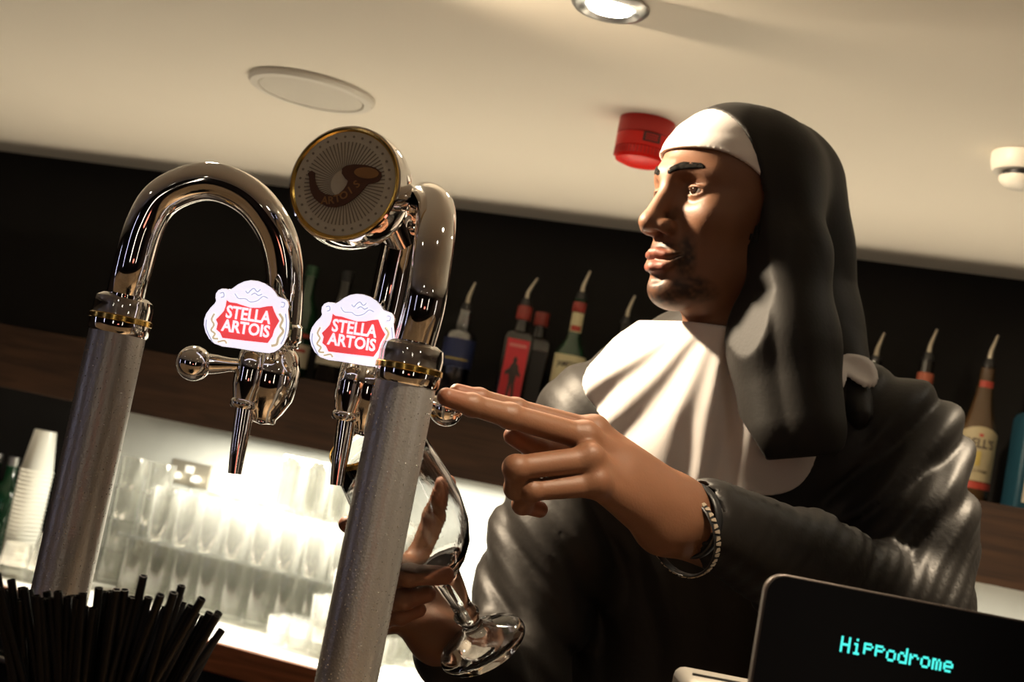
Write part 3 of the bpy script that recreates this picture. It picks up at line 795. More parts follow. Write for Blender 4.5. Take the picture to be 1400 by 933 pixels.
# left tap
D1 = 1.18
a1 = at(129, 600, D1); top1 = at(165, 403, D1)
loc1 = Vector((a1.x, a1.y, BARZ))
t1 = thing('beer_tap', 'left beer tap, chrome swan neck on a wet frosted column with a lit red badge', 'beer tap', loc1)
cc = column_part(t1, 129, 600, D1, 0.0245, BARZ + 0.008, top1.z - 0.01, loc1)
MB().lathe([(0.040, BARZ), (0.042, BARZ+0.003), (0.040, BARZ+0.008), (0.0, BARZ+0.008)], 48, Matrix.Translation(Vector((cc.x, cc.y, 0)) - loc1)).build('base_flange', M_chrome, t1)
collar(t1, cc, 0.0245, top1.z, loc1)
drops(t1, cc, 0.0245, BARZ + 0.05, top1.z - 0.04, 900, loc1)
path = [(cc.x, cc.y, top1.z - 0.004)]
path = [at(169, 408, D1), at(180, 372, D1), at(198, 310, D1), at(226, 268, D1), at(282, 248, D1), at(336, 266, D1+.003), at(372, 308, D1+.006), at(388, 360, D1+.01), at(388, 420, D1+.014), at(382, 475, D1+.014)]
path[0] = Vector((cc.x, cc.y, top1.z - 0.004))
pts = smooth_path(path, 12)
MB().tube([p - loc1 for p in pts], 0.0169, 48).build('swan_neck', M_chrome, t1, ang=180)
c_ = at(384, 455, D1+.014)
MB().lathe([(0.0172, -0.008), (0.0192, -0.006), (0.0195, 0.0), (0.0192, 0.006), (0.0172, 0.008)], 40, axis_frame(c_ - loc1, pts[-6]-pts[-12])).build('neck_collar', M_chrome, t1)
faucet(t1, 352, 495, D1, -1, (265, 497, D1 - 0.02), loc1)
make_badge(t1, CB[0], CB[1], D1 - 0.035)
MB().tube([at(352, 478, D1-0.02) - loc1, at(350, 440, D1-0.03) - loc1], 0.004, 12).build('badge_stem', M_chrome, t1)

# right tap with the medallion
D2 = 1.08
a2 = at(520, 700, D2); top2 = at(563, 468, D2)
loc2 = Vector((a2.x, a2.y, BARZ))
t2 = thing('beer_tap', 'right beer tap with the round horn medallion above its lit red badge', 'beer tap', loc2)
cc2 = column_part(t2, 520, 700, D2, 0.0245, BARZ + 0.008, top2.z - 0.01, loc2)
MB().lathe([(0.040, BARZ), (0.042, BARZ+0.003), (0.040, BARZ+0.008), (0.0, BARZ+0.008)], 48, Matrix.Translation(Vector((cc2.x, cc2.y, 0)) - loc2)).build('base_flange', M_chrome, t2)
collar(t2, cc2, 0.0245, top2.z, loc2)
drops(t2, cc2, 0.0245, BARZ + 0.03, top2.z - 0.04, 1100, loc2)
path = [Vector((cc2.x, cc2.y, top2.z - 0.004)), at(580, 420, 1.085), at(588, 370, 1.09), at(595, 318, 1.10), at(594, 284, 1.13), at(578, 276, 1.165), at(556, 300, 1.20), at(542, 355, 1.212), at(528, 420, 1.215), at(512, 480, 1.21)]
pts = smooth_path(path, 12)
MB().tube([p - loc2 for p in pts], 0.0166, 48).build('swan_neck', M_chrome, t2, ang=180)
faucet(t2, 490, 512, 1.19, 1, (610, 560, 1.205), loc2)
make_badge(t2, CB[0] + 144.7, CB[1] + 18.6, 1.15)
MB().tube([at(497, 497, 1.165) - loc2, at(495, 460, 1.155) - loc2], 0.004, 12).build('badge_stem', M_chrome, t2)

# medallion: drum whose face looks towards the customer's side
M_dial = mat('dial_enamel', (0.66, 0.61, 0.48), 0.45, var=0.10, vscale=200, coat=0.25)
M_ray = mat('dial_rays', (0.26, 0.22, 0.15), 0.5)
M_horn = mat('horn_brown', (0.10, 0.035, 0.012), 0.45, var=0.2, vscale=80)
M_hornl = mat('horn_light', (0.34, 0.17, 0.05), 0.45, var=0.2, vscale=80)
mc = at(471, 251, 1.125); mbk = at(497, 271, 1.165)
zax = (mc - mbk).normalized()
mf = axis_frame(mc - loc2, zax, Rv)
Rm = 0.0490
md = MB().lathe([(0.0, -0.046), (0.030, -0.046), (0.042, -0.042), (0.0500, -0.030), (0.0520, -0.018), (0.0515, -0.008), (0.0500, 0.0005), (0.0470, 0.0020), (0.0455, -0.0010), (0.0, -0.0010)], 96, mf).build('medallion', M_chrome, t2, ang=50)
MB().lathe([(0.0440, -0.001), (0.0462, 0.0020), (0.0480, 0.0024), (0.0486, 0.0012)], 96, mf, False).build('gold_rim', M_gold, md)
MB().lathe([(0.0, 0.0006), (0.030, 0.0006), (0.0452, 0.0003), (0.0455, -0.001)], 96, mf).build('dial', M_dial, md)
mb = MB()
for k in range(64):
    a = 2*PI*k/64; r0, r1 = 0.012, 0.036
    mm = mf @ Matrix.Rotation(a, 4, 'Z') @ Matrix.Translation((0, 0, 0.0007))
    mb.prism([(r0, -0.00018), (r1, -0.00055), (r1, 0.00055), (r0, 0.00018)], 0, 0.0003, mm)
mb.build('rays', M_ray, md, False)
mb = MB()
for k in range(32):
    a = 2*PI*k/32; mm = mf @ Matrix.Rotation(a, 4, 'Z') @ Matrix.Translation((0.0405, 0, 0.0008))
    mb.prism([(math.cos(q*PI/3)*0.0012, math.sin(q*PI/3)*0.0012) for q in range(6)], 0, 0.0003, mm)
mb.build('border_beads', M_ray, md, False)
# crop coordinates (4.058 px per photo px, centre 372,410) of the horn outline
hs = 1.0/4.058 * 1.125/FPX
def hp_(q): return ((q[0]-372)*hs, -(q[1]-410)*hs)
horn = [(155,335),(178,322),(198,335),(196,362),(205,400),(228,440),(262,465),(310,478),(345,472),(372,450),(390,425),(398,402),(380,385),(360,355),(362,325),(385,312),(430,308),(500,318),(560,340),(592,368),(596,395),(580,418),(545,428),(515,430),(500,445),(470,480),(430,510),(380,538),(330,546),(280,540),(235,518),(200,488),(178,450),(168,405),(164,365)]
MB().prism([hp_(q) for q in horn], 0.0009, 0.0022, mf).build('horn', M_horn, md, False)
mouth = [(455 + 88*math.cos(a) + 30, 0) for a in (0,)]
mo = [(508 + 72*math.cos(a) - 12*math.sin(a), 366 + 30*math.sin(a) + 16*math.cos(a)) for a in [i*2*PI/24 for i in range(24)]]
MB().prism([hp_(q) for q in mo], 0.0022, 0.0028, mf).build('horn_mouth', M_hornl, md, False)
for i, ch in enumerate('ARTOIS'):
    u = i/5.0; qx = 262 + 190*u; qy = 505 - 78*u*u + 8*math.sin(u*PI) ; ang = math.radians(-6 + 46*u)
    vs, fs = text_geo(ch, 0.0092, 0.0002, 0.0002); x_, y_ = hp_((qx, qy))
    mm = mf @ Matrix.Translation((x_, y_, 0.0024)) @ Matrix.Rotation(ang, 4, 'Z')
    MB().add([mm @ v for v in vs], fs).build('lettering', M_hornl, md, False)
# neck joining medallion and tube
MB().tube([mbk - loc2, at(535, 300, 1.19) - loc2, at(548, 330, 1.205) - loc2], [0.020, 0.017, 0.014], 32).build('medallion_neck', M_chrome, t2)

# ------------------------------------------------------------------ drinking straws in their holder
M_straw = mat('black_straw', (0.004, 0.004, 0.005), 0.45, spec=0.25, var=0.1)
hold_c = at(130, 1010, 0.98); hold = Vector((hold_c.x, hold_c.y, BARZ))
hd = thing('straw_holder', 'black cup holding a spread of black drinking straws', 'holder', hold)
MB().lathe([(0.050, 0.0), (0.058, 0.075), (0.055, 0.075), (0.047, 0.004), (0.0, 0.004)], 40).build('cup_wall', M_black, hd)
tips = []
def straw_tip(i, n):
    u = (i + 0.5) / n; x = -12 + 318 * u
    # upper outline of the bundle: high at the left edge, dips, rises, falls to the right
    env = np.interp(x, [-12, 5, 30, 55, 75, 105, 125, 165, 200, 240, 270, 305], [778, 776, 788, 792, 800, 788, 806, 796, 792, 800, 812, 832])
    return x, env
NS = 84
zb = BARZ + 0.012
sname = None
for i in range(NS):
    x, env = straw_tip(i, NS)
    row = i % 3
    y = env + row * 12 + random.uniform(0, 30) + 8*math.sin(i*.9); dd = 0.945 + 0.035*row + random.uniform(-.01, .01)
    if i in (0, 1): y = 778 + i*6
    tip = at(x + random.uniform(-3, 3), y, dd)
    a = random.uniform(0, 2*PI); rr = random.uniform(0, 0.030)
    base = Vector((hold.x + rr*math.cos(a) * .7 + (tip.x-hold.x)*0.10, hold.y + rr*math.sin(a)*0.7, zb))
    side = 'left' if i < NS/3 else 'middle' if i < 2*NS/3 else 'right'; dep = ('nearest', 'middle', 'rear')[row]
    lab, g = 'black drinking straw in the %s third of the spread bundle, %s layer' % (side, dep), 'straws in the %s third of the bundle, %s layer' % (side, dep)
    if i == NS-1: lab, g = 'black drinking straw leaning furthest right out of the bundle', None
    if i == 0: lab, g = 'black drinking straw rising at the far left of the bundle', None
    dv = tip - base; L = dv.length
    o = MB().lathe([(0.0030, 0), (0.0030, L), (0.0024, L), (0.0024, L-0.01), (0.0, L-0.01)], 10, None).build('drinking_straw', M_straw, None)
    o.matrix_world = axis_frame(base, dv)
    tag(o, lab, 'straw', g)

# ------------------------------------------------------------------ till with customer display
M_screen = mat('display_glass', (0.003, 0.003, 0.004), 0.30, var=0.1, spec=0.12)
M_bezel = mat('display_bezel', (0.07, 0.055, 0.048), 0.35, 0.4, var=0.05)
E_cyan = mat('cyan_segments', (0.02, 0.3, 0.3), 0.4, var=0.01, emis=(0.08, 0.95, 0.85), estr=1.1)
DD = 0.90
P0 = at(1050, 781, DD)
till_loc = Vector((P0.x + 0.16, P0.y + 0.03, BARZ))
tl = thing('till_display', 'black customer display of the till with cyan lettering at the lower right', 'till', till_loc)
Wd, Hd = 0.34, 0.185
xd = (Vector((1, 0.02, 0))).normalized()
yd = Vector((-0.012, 0.06, 1)).normalized()
def rrect(w, h, r, n=8):
    out = []
    for k, (cx, cy) in enumerate(((w-r, -r), (r, -r), (r, -h+r), (w-r, -h+r))):
        for q in range(n+1):
            a = k*PI/2 + q*PI/2/n; out.append((cx + r*math.cos(a), cy + r*math.sin(a)))
    return out
pm = frame(P0 - till_loc, xd, yd)
MB().prism(rrect(Wd, Hd, 0.013), -0.009, 0.0, pm).build('casing', M_bezel, tl, False, bevel=0.0012)
inset = [(x, y) for x, y in rrect(Wd-0.0028, Hd-0.0028, 0.0120)]
scn = MB().prism([(x+0.0014, y-0.0014) for x, y in inset], 0.0, 0.0012, pm).build('screen', M_screen, tl, False)
FONT = {'H': ["10001","10001","10001","11111","10001","10001","10001"], 'i': ["00100","00000","01100","00100","00100","00100","01110"],
 'P': ["00000","11110","10001","11110","10000","10000","00000"], 'o': ["00000","00000","01110","10001","10001","10001","01110"],
 'd': ["00001","00001","01101","10011","10001","10001","01111"], 'r': ["00000","00000","10110","11001","10000","10000","10000"],
 'm': ["00000","00000","11010","10101","10101","10101","10101"], 'e': ["00000","00000","01110","10001","11111","10000","01110"]}
pa = at(1148, 869, DD); pb = at(1304, 902, DD)
pmw = Matrix.Translation(till_loc) @ pm; inv = pmw.inverted()
q0 = inv @ pa; q1 = inv @ pb
cw = (q1.x - q0.x) / 10.0; dx = cw / 6.1; dy = dx * 1.14
for i, ch in enumerate('HiPPodrome'):
    mb = MB()
    for r_, row in enumerate(FONT[ch]):
        for c_i, bit in enumerate(row):
            if bit == '1':
                cx = q0.x + i*cw + (c_i + .5)*dx; cy = q0.y - (r_ + .5)*dy*1.02
                w_h, h_h = dx*0.50, dy*0.50
                mb.prism([(cx-w_h, cy-h_h), (cx+w_h, cy-h_h), (cx+w_h, cy+h_h), (cx-w_h, cy+h_h)], 0.0012, 0.0016, pm)
    mb.build('lit_character', E_cyan, scn, False)
MB().tube([(0.02, -0.01, 0.012), (0.02, -0.01, (P0.z - BARZ) - Hd + 0.03)], 0.018, 24).build('stand', M_black, tl)
MB().box((0.02, -0.01, 0.006), (0.16, 0.12, 0.012)).build('foot', M_black, tl, False, bevel=0.004)
# pale printer beside the display
pr_top = at(960, 938, 0.98)
pz = pr_top.z
pr = thing('receipt_printer', 'pale grey receipt printer whose top corner shows left of the till display', 'printer', (pr_top.x + 0.028, pr_top.y + 0.05, BARZ))
M_pgrey = mat('printer_grey', (0.38, 0.36, 0.32), 0.45, var=0.03)
MB().box((0, 0, (pz-BARZ)/2), (0.07, 0.10, pz-BARZ)).build('casing', M_pgrey, pr, True, bevel=0.008)
MB().box((0, 0.0, pz-BARZ+0.0005), (0.055, 0.004, 0.002)).build('paper_slot', M_black, pr, False)

# ------------------------------------------------------------------ the chalice glass
M_cgl = bpy.data.materials.new('chalice_glass'); M_cgl.use_nodes = True
_N = M_cgl.node_tree.nodes; _b = _N['Principled BSDF']
_b.inputs['Transmission Weight'].default_value = 1.0; _b.inputs['Roughness'].default_value = 0.0; _b.inputs['IOR'].default_value = 1.48
_nz = _N.new('ShaderNodeTexNoise'); _nz.inputs['Scale'].default_value = 40; _bp = _N.new('ShaderNodeBump'); _bp.inputs['Strength'].default_value = 0.03
M_cgl.node_tree.links.new(_nz.outputs[0], _bp.inputs['Height']); M_cgl.node_tree.links.new(_bp.outputs[0], _b.inputs['Normal'])
gf = at(661, 884, 1.305); gr = at(508, 600, 1.215)
gz = (gr - gf); GLEN = gz.length; gz.normalize()
cg = thing('chalice_glass', 'gold-rimmed stemmed beer chalice held tilted in the hand behind the tap', 'glass', mat=axis_frame(gf, gz, Rv))
k = GLEN / 0.225
prof = [(0.0, 0.0), (0.043, 0.0), (0.0445, 0.0015), (0.044, 0.0032), (0.036, 0.007), (0.022, 0.014), (0.012, 0.021), (0.0090, 0.028), (0.0125, 0.034), (0.0130, 0.038), (0.0095, 0.043), (0.0100, 0.052), (0.0125, 0.066), (0.0135, 0.076), (0.0150, 0.082), (0.026, 0.091), (0.037, 0.104), (0.0445, 0.122), (0.0480, 0.145), (0.0478, 0.168), (0.0450, 0.196), (0.0420, 0.2245), (0.0414, 0.2252),
        (0.0407, 0.2245), (0.0436, 0.196), (0.0463, 0.168), (0.0463, 0.145), (0.0428, 0.123), (0.0352, 0.106), (0.024, 0.0945), (0.010, 0.0905), (0.0, 0.090)]
prof = [(r, z*k) for r, z in prof]
MB().lathe(prof, 72).build('glass_body', M_cgl, cg, ang=60)
MB().lathe([(0.0422, 0.2205*k), (0.04235, 0.2206*k), (0.0418, 0.2258*k), (0.0412, 0.2262*k), (0.0406, 0.2256*k)], 72, None, False).build('gold_rim', M_gold, cg)
M_frost = mat('frosted_emblem', (0.7, 0.68, 0.64), 0.7, var=0.05)
em = MB().lathe([(0.0, 0.0915*k), (0.010, 0.0917*k), (0.0135, 0.0925*k)], 32, None, False).build('base_emblem', M_frost, cg)

# ------------------------------------------------------------------ signed-distance modelling
def V3(p): return np.array((p[0], p[1], p[2]), dtype=np.float32)
def cap(P, a, b, ra, rb=None):
    a = V3(a); b = V3(b); rb = ra if rb is None else rb
    ab = b - a; L2 = float(ab @ ab) + 1e-12
    t = np.clip(((P - a) @ ab) / L2, 0, 1)
    return np.linalg.norm(P - a - t[:, None] * ab, axis=1) - (ra + (rb - ra) * t)
def chain(P, pts, rs, k=0.0):
    d = None
    for i in range(len(pts) - 1):
        e = cap(P, pts[i], pts[i+1], rs[i], rs[i+1])
        d = e if d is None else (np.minimum(d, e) if k == 0 else smin(d, e, k))
    return d
def ell(P, c, r, Rm=None):
    q = P - V3(c)
    if Rm is not None: q = q @ Rm
    r = np.array(r, dtype=np.float32)
    k0 = np.linalg.norm(q / r, axis=1); k1 = np.linalg.norm(q / (r * r), axis=1) + 1e-9
    return np.where(k0 < 1e-3, -r.min(), k0 * (k0 - 1.0) / k1)
def smin(a, b, k):
    h = np.clip(0.5 + 0.5 * (b - a) / k, 0, 1)
    return b + (a - b) * h - k * h * (1 - h)
def smax(a, b, k): return -smin(-a, -b, k)

_T = rng.random((32, 32, 32)).astype(np.float32) * 2 - 1
def vnoise(Q):
    i = np.floor(Q).astype(np.int64); f = (Q - i).astype(np.float32); f = f * f * (3 - 2 * f)
    x0, y0, z0 = (i[:, 0] & 31), (i[:, 1] & 31), (i[:, 2] & 31); x1, y1, z1 = (x0 + 1) & 31, (y0 + 1) & 31, (z0 + 1) & 31
    fx, fy, fz = f[:, 0], f[:, 1], f[:, 2]
    c00 = _T[x0, y0, z0] * (1-fx) + _T[x1, y0, z0] * fx; c10 = _T[x0, y1, z0] * (1-fx) + _T[x1, y1, z0] * fx
    c01 = _T[x0, y0, z1] * (1-fx) + _T[x1, y0, z1] * fx; c11 = _T[x0, y1, z1] * (1-fx) + _T[x1, y1, z1] * fx
    return (c00 * (1-fy) + c10 * fy) * (1-fz) + (c01 * (1-fy) + c11 * fy) * fz

def folds(P, direction, across=26.0, along=5.0, seed=0.0, sharp=True):
    """cloth folds that run along a direction"""
    f = Vector(direction).normalized(); a = f.orthogonal().normalized(); b = f.cross(a)
    Q = np.stack([P @ V3(f) * along, P @ V3(a) * across, P @ V3(b) * across], axis=1) + seed
    w = vnoise(Q * 0.45 + 7.3) * 0.9
    n = vnoise(Q + w[:, None])
    if sharp: n = 1.0 - 2.2 * np.abs(n) ** 0.8
    return n

def drape(P, wave, wl, warp=2.5, seed=0.0, nf=5.0):
    """rounded ridges with tighter valleys, running across the wave direction"""
    a = Vector(wave).normalized()
    ph = 2 * PI * (P @ V3(a)) / wl + warp * vnoise(P * nf + seed) + .5 * warp * vnoise(P * nf * 2.3 + seed)
    amp = np.clip(.55 + .8 * vnoise(P * nf * .8 + seed + 9), .08, 1)
    return (np.sqrt(np.sin(ph / 2) ** 2 + .01) - .6) * amp

def surface(f, lo, hi, h, B=14):
    lo = np.array(lo, dtype=np.float32); hi = np.array(hi, dtype=np.float32)
    nb = np.ceil((hi - lo) / (h * B)).astype(int); n = nb * B + 1
    G = np.empty(tuple(n), dtype=np.float32)
    idx = np.stack(np.meshgrid(*[np.arange(k) for k in nb], indexing='ij'), -1).reshape(-1, 3)
    cen = lo + (idx + 0.5) * B * h
    dc = f(cen.astype(np.float32)); lim = B * h * 0.87 * 1.35 + 0.012
    ax = np.arange(B + 1)
    loc = np.stack(np.meshgrid(ax, ax, ax, indexing='ij'), -1).reshape(-1, 3).astype(np.float32) * h
    near = np.abs(dc) <= lim
    for j in np.nonzero(~near)[0]:
        a = idx[j] * B; G[a[0]:a[0]+B+1, a[1]:a[1]+B+1, a[2]:a[2]+B+1] = dc[j]
    jj = np.nonzero(near)[0]
    for s in range(0, len(jj), 48):
        sub = jj[s:s+48]
        P = (lo + idx[sub][:, None, :] * B * h + loc[None]).reshape(-1, 3).astype(np.float32)
        vals = f(P).reshape(len(sub), B+1, B+1, B+1)
        for q, j in enumerate(sub):
            a = idx[j] * B; G[a[0]:a[0]+B+1, a[1]:a[1]+B+1, a[2]:a[2]+B+1] = vals[q]
    G[0] = np.maximum(G[0], h*.1); G[-1] = np.maximum(G[-1], h*.1); G[:, 0] = np.maximum(G[:, 0], h*.1); G[:, -1] = np.maximum(G[:, -1], h*.1)
    G[:, :, 0] = np.maximum(G[:, :, 0], h*.1); G[:, :, -1] = np.maximum(G[:, :, -1], h*.1)
    S = G < 0
    c8 = [S[i:S.shape[0]-1+i, j:S.shape[1]-1+j, k:S.shape[2]-1+k] for i in (0,1) for j in (0,1) for k in (0,1)]
    cnt = sum(c.astype(np.int8) for c in c8); act = np.argwhere((cnt > 0) & (cnt < 8))
    vid = -np.ones(cnt.shape, dtype=np.int64); vid[act[:, 0], act[:, 1], act[:, 2]] = np.arange(len(act))
    offs = np.array([(i, j, k) for i in (0,1) for j in (0,1) for k in (0,1)])
    cv = np.stack([G[act[:, 0]+o[0], act[:, 1]+o[1], act[:, 2]+o[2]] for o in offs], 1)
    acc = np.zeros((len(act), 3)); w = np.zeros(len(act))
    for a in range(8):
        for b in range(a+1, 8):
            if np.abs(offs[a] - offs[b]).sum() != 1: continue
            va, vb = cv[:, a], cv[:, b]; m = (va < 0) != (vb < 0)
            t = np.where(m, va / np.where(m, va - vb, 1), 0)
            acc += np.where(m[:, None], offs[a] + t[:, None] * (offs[b] - offs[a]), 0); w += m
    verts = lo + (act + acc / w[:, None]) * h
    faces = []
    for d in range(3):
        e1, e2 = [(1, 2), (2, 0), (0, 1)][d]
        s0 = [slice(0, None)] * 3; s1 = [slice(0, None)] * 3
        s0[d] = slice(0, -1); s1[d] = slice(1, None)
        A = S[tuple(s0)]; Bm = S[tuple(s1)]; ed = np.argwhere(A != Bm)
        ok = (ed[:, e1] > 0) & (ed[:, e2] > 0) & (ed[:, e1] < S.shape[e1]-1) & (ed[:, e2] < S.shape[e2]-1); ed = ed[ok]
        def vv(o1, o2):
            q = ed.copy(); q[:, e1] += o1; q[:, e2] += o2; return vid[q[:, 0], q[:, 1], q[:, 2]]
        q = np.stack([vv(-1, -1), vv(0, -1), vv(0, 0), vv(-1, 0)], 1)
        ins = A[ed[:, 0], ed[:, 1], ed[:, 2]]
        q[~ins] = q[~ins][:, ::-1]; faces.append(q)
    return verts.astype(np.float32), np.concatenate(faces)

def np_mesh(name, vs, fs, m, parent, tint=None):
    me = bpy.data.meshes.new(name)
    vs = vs - np.array(tuple(root_loc(parent)), dtype=np.float32)
    me.vertices.add(len(vs)); me.vertices.foreach_set('co', vs.astype(np.float32).ravel())
    me.loops.add(len(fs) * 4); me.loops.foreach_set('vertex_index', fs.astype(np.int32).ravel())
    me.polygons.add(len(fs)); me.polygons.foreach_set('loop_start', np.arange(0, len(fs) * 4, 4, dtype=np.int32))
    me.polygons.foreach_set('use_smooth', np.ones(len(fs), dtype=bool))
    me.update(calc_edges=True); me.validate(); me.materials.append(m)
    if tint is not None:
        a = me.attributes.new('tint', 'FLOAT_COLOR', 'POINT')
        a.data.foreach_set('color', np.concatenate([tint, np.ones((len(tint), 1))], 1).astype(np.float32).ravel())
    o = bpy.data.objects.new(name, me); COL.objects.link(o); o.parent = parent
    return o

# ------------------------------------------------------------------ the bartender
HS = 1.07
H0 = at(1003, 281, 1.62)
yaw = math.radians(60); hp = math.radians(-4)
hf = Vector((-math.sin(yaw) * math.cos(hp), -math.cos(yaw) * math.cos(hp), math.sin(hp)))
hl = Vector((0, 0, 1)).cross(hf).normalized()
hu = hf.cross(hl)
HM = np.array([[hf[i], hl[i], hu[i]] for i in range(3)], dtype=np.float32)   # columns: forward, left, up
def to_head(P): return ((P - V3(H0)) @ HM) / HS
def HW(x, y, z): return H0 + (hf * x + hl * y + hu * z) * HS

def head_sdf(Q):
    d = ell(Q, (-.006, 0, .026), (.098, .075, .081))
    d = smin(d, ell(Q, (.030, 0, -.040), (.058, .058, .082)), .03)
    for s in (-1, 1):
        d = smin(d, cap(Q, (-.012, s*.050, -.062), (.066, s*.012, -.108), .016, .015), .028)
        d = smin(d, ell(Q, (.056, s*.043, -.026), (.024, .022, .020)), .018)
        d = smin(d, cap(Q, (.090, s*.012, .018), (.068, s*.046, .017), .009, .005), .018)
    d = smin(d, ell(Q, (.074, 0, -.070), (.021, .030, .027)), .016)
    d = smin(d, ell(Q, (.078, 0, -.108), (.018, .021, .016)), .016)
    for s in (-1, 1):      # sockets and lids
        d = smax(d, -ell(Q, (.096, s*.031, -.002), (.019, .019, .014)), .012)
        lid = ell(Q, (.0715, s*.031, -.001), (.0142, .0150, .0135))
        slit = ell(Q, (.087, s*.032, -.0025), (.012, .0130, .0038))
        lid = smax(lid, -slit, .0015)
        d = smin(d, lid, .004)
        d = smax(d, -cap(Q, (.0855, s*.018, .0062), (.079, s*.044, .0052), .0010, .0010), .0025)
    # nose
    d = smin(d, cap(Q, (.087, 0, .010), (.1075, 0, -.034), .0075, .0108), .012)
    d = smin(d, ell(Q, (.1105, 0, -.0400), (.0125, .0125, .0105)), .007)
    for s in (-1, 1):
        d = smin(d, ell(Q, (.0985, s*.0155, -.0430), (.0125, .0085, .0085)), .008)
    for s in (-1, 1):
        d = smax(d, -ell(Q, (.1040, s*.0088, -.0535), (.0080, .0050, .0065)), .002)
        d = smax(d, -cap(Q, (.0915, s*.0250, -.040), (.0765, s*.0380, -.074), .0022, .0030), .008)
    # lips
    for s in (-1, 1):
        d = smin(d, chain(Q, [(.0985, s*.004, -.0710), (.0950, s*.014, -.0730), (.0850, s*.0275, -.0715)], [.0058, .0053, .0035]), .004)
        d = smin(d, chain(Q, [(.0975, 0, -.0870), (.0940, s*.013, -.0855), (.0845, s*.0265, -.0750)], [.0072, .0062, .0035]), .004)
        d = smax(d, -chain(Q, [(.1050, 0, -.0792), (.0985, s*.015, -.0790), (.0850, s*.0315, -.0705)], [.0015, .0015, .0024]), .002)
    d = smax(d, -ell(Q, (.100, 0, -.0985), (.008, .018, .0050)), .006)
    # ears
    for s in (-1, 1):
        e = ell(Q, (-.012, s*.078, -.010), (.017, .007, .030))
        e = smax(e, -ell(Q, (-.008, s*.084, -.008), (.009, .005, .018)), .004)
        d = smin(d, e, .006)
    return d

NB = at(1015, 490, 1.66)      # base of the neck
def A3(*l): return [at(*q) for q in l]
SRt = at(812, 592, 1.70); ERt = at(690, 930, 1.56); WRt = at(596, 872, 1.355)
SLf = at(1228, 612, 1.63); ELf = at(1240, 850, 1.50); WLf = at(932, 706, 1.275)
CH = at(990, 660, 1.68); WA = at(930, 960, 1.66)
HIP = Vector((WA.x, WA.y + 0.02, 0.95)); FEET = Vector((WA.x, WA.y + 0.04, 0.02))
TR = frame((0,0,0), (SLf - SRt), (0, 0, 1)).to_3x3(); TRn = np.array(TR, dtype=np.float32)  # columns x: shoulder line, y: up, z

def neck_sdf(P):
    return smin(cap(P, HW(-.018, 0, -.050), NB, .058, .064), cap(P, HW(.012, 0, -.095), NB + Vector((-.02, -.03, .0)), .040, .052), .03)

def body_core(P):
    d = cap(P, SRt, SLf, .045, .045)
    d = smin(d, ell(P, CH, (.165, .19, .085), TRn), .06)
    d = smin(d, ell(P, WA + Vector((0,.03,0)), (.135, .20, .075), TRn), .06)
    d = smin(d, ell(P, HIP, (.150, .16, .085), TRn), .06)
    for s in (-1, 1):
        o = Vector((s * .085, 0, 0))
        d = smin(d, cap(P, HIP + o, FEET + o * 1.2 + Vector((0, 0, .05)), .075, .042), .03)
        d = smin(d, cap(P, FEET + o*1.2 + Vector((0, .03, .03)), FEET + o*1.2 + Vector((0, -.13, .02)), .036, .030), .02)
    d = smin(d, chain(P, [SRt, ERt, WRt], [.045, .038, .026]), .03)
    d = smin(d, chain(P, [SLf, ELf, WLf], [.045, .038, .026]), .03)
    return smin(d, cap(P, NB, NB + Vector((0, 0, -.10)), .055, .07), .04)

# pointing hand (his left): index and middle stretched out, thumb tucked, ring and little finger curled
LH = dict(
 mid=(A3((800, 598, 1.225), (697, 569, 1.185), (645, 554, 1.165), (610, 543, 1.15)), [.0120, .0108, .0094, .0080]),
 idx=(A3((812, 590, 1.255), (705, 560, 1.225), (655, 545, 1.205), (625, 536, 1.195)), [.0115, .0098, .0086, .0074]),
 thb=(A3((835, 640, 1.29), (775, 622, 1.285), (735, 614, 1.265), (702, 596, 1.245)), [.0180, .0130, .0115, .0092]),
 rng=(A3((806, 628, 1.205), (705, 640, 1.170), (705, 668, 1.185), (722, 676, 1.205)), [.0120, .0105, .0094, .0085]),
 pky=(A3((815, 662, 1.205), (727, 671, 1.180), (714, 690, 1.195), (738, 697, 1.21)), [.0115, .0092, .0083, .0074]),
)
WT = at(925, 690, 1.285); WBm = at(905, 722, 1.275)
def left_hand(P):
    palm = cap(P, WT, LH['idx'][0][0], .021, .0135)
    for key, w, r in (('mid', WT, .0200), ('rng', WBm, .0190), ('pky', WBm, .0180)):
        palm = smin(palm, cap(P, w, LH[key][0][0], r, .0120), .014)
    palm = smin(palm, cap(P, WLf, at(850, 650, 1.25), .024, .022), .02)
    palm = smin(palm, cap(P, WT, at(1000, 735, 1.33), .023, .028), .02)
    palm = smin(palm, cap(P, WBm, at(985, 745, 1.32), .021, .027), .02)
    d = palm
    fin = None
    for key in ('mid', 'idx', 'rng', 'pky', 'thb'):
        pts, rs = LH[key]; e = chain(P, pts, rs, .004)
        for j in (1, 2):      # knuckle swellings
            e = smin(e, ell(P, pts[j], (rs[j]*1.08,)*3), .003)
        fin = e if fin is None else smin(fin, e, .0015)
    d = smin(d, fin, .009)
    for key, w in (('idx', WT), ('mid', WT), ('rng', WBm), ('pky', WBm)):   # knuckles and tendons
        kn = LH[key][0][0]; o = Vector((0, -.006, .004))
        d = smin(d, ell(P, kn + o, (.0085,)*3), .010)
        d = smin(d, cap(P, kn + o*1.1, kn.lerp(w, .7) + Vector((0, -.0135, .006)), .0024, .0015), .009)
    return d

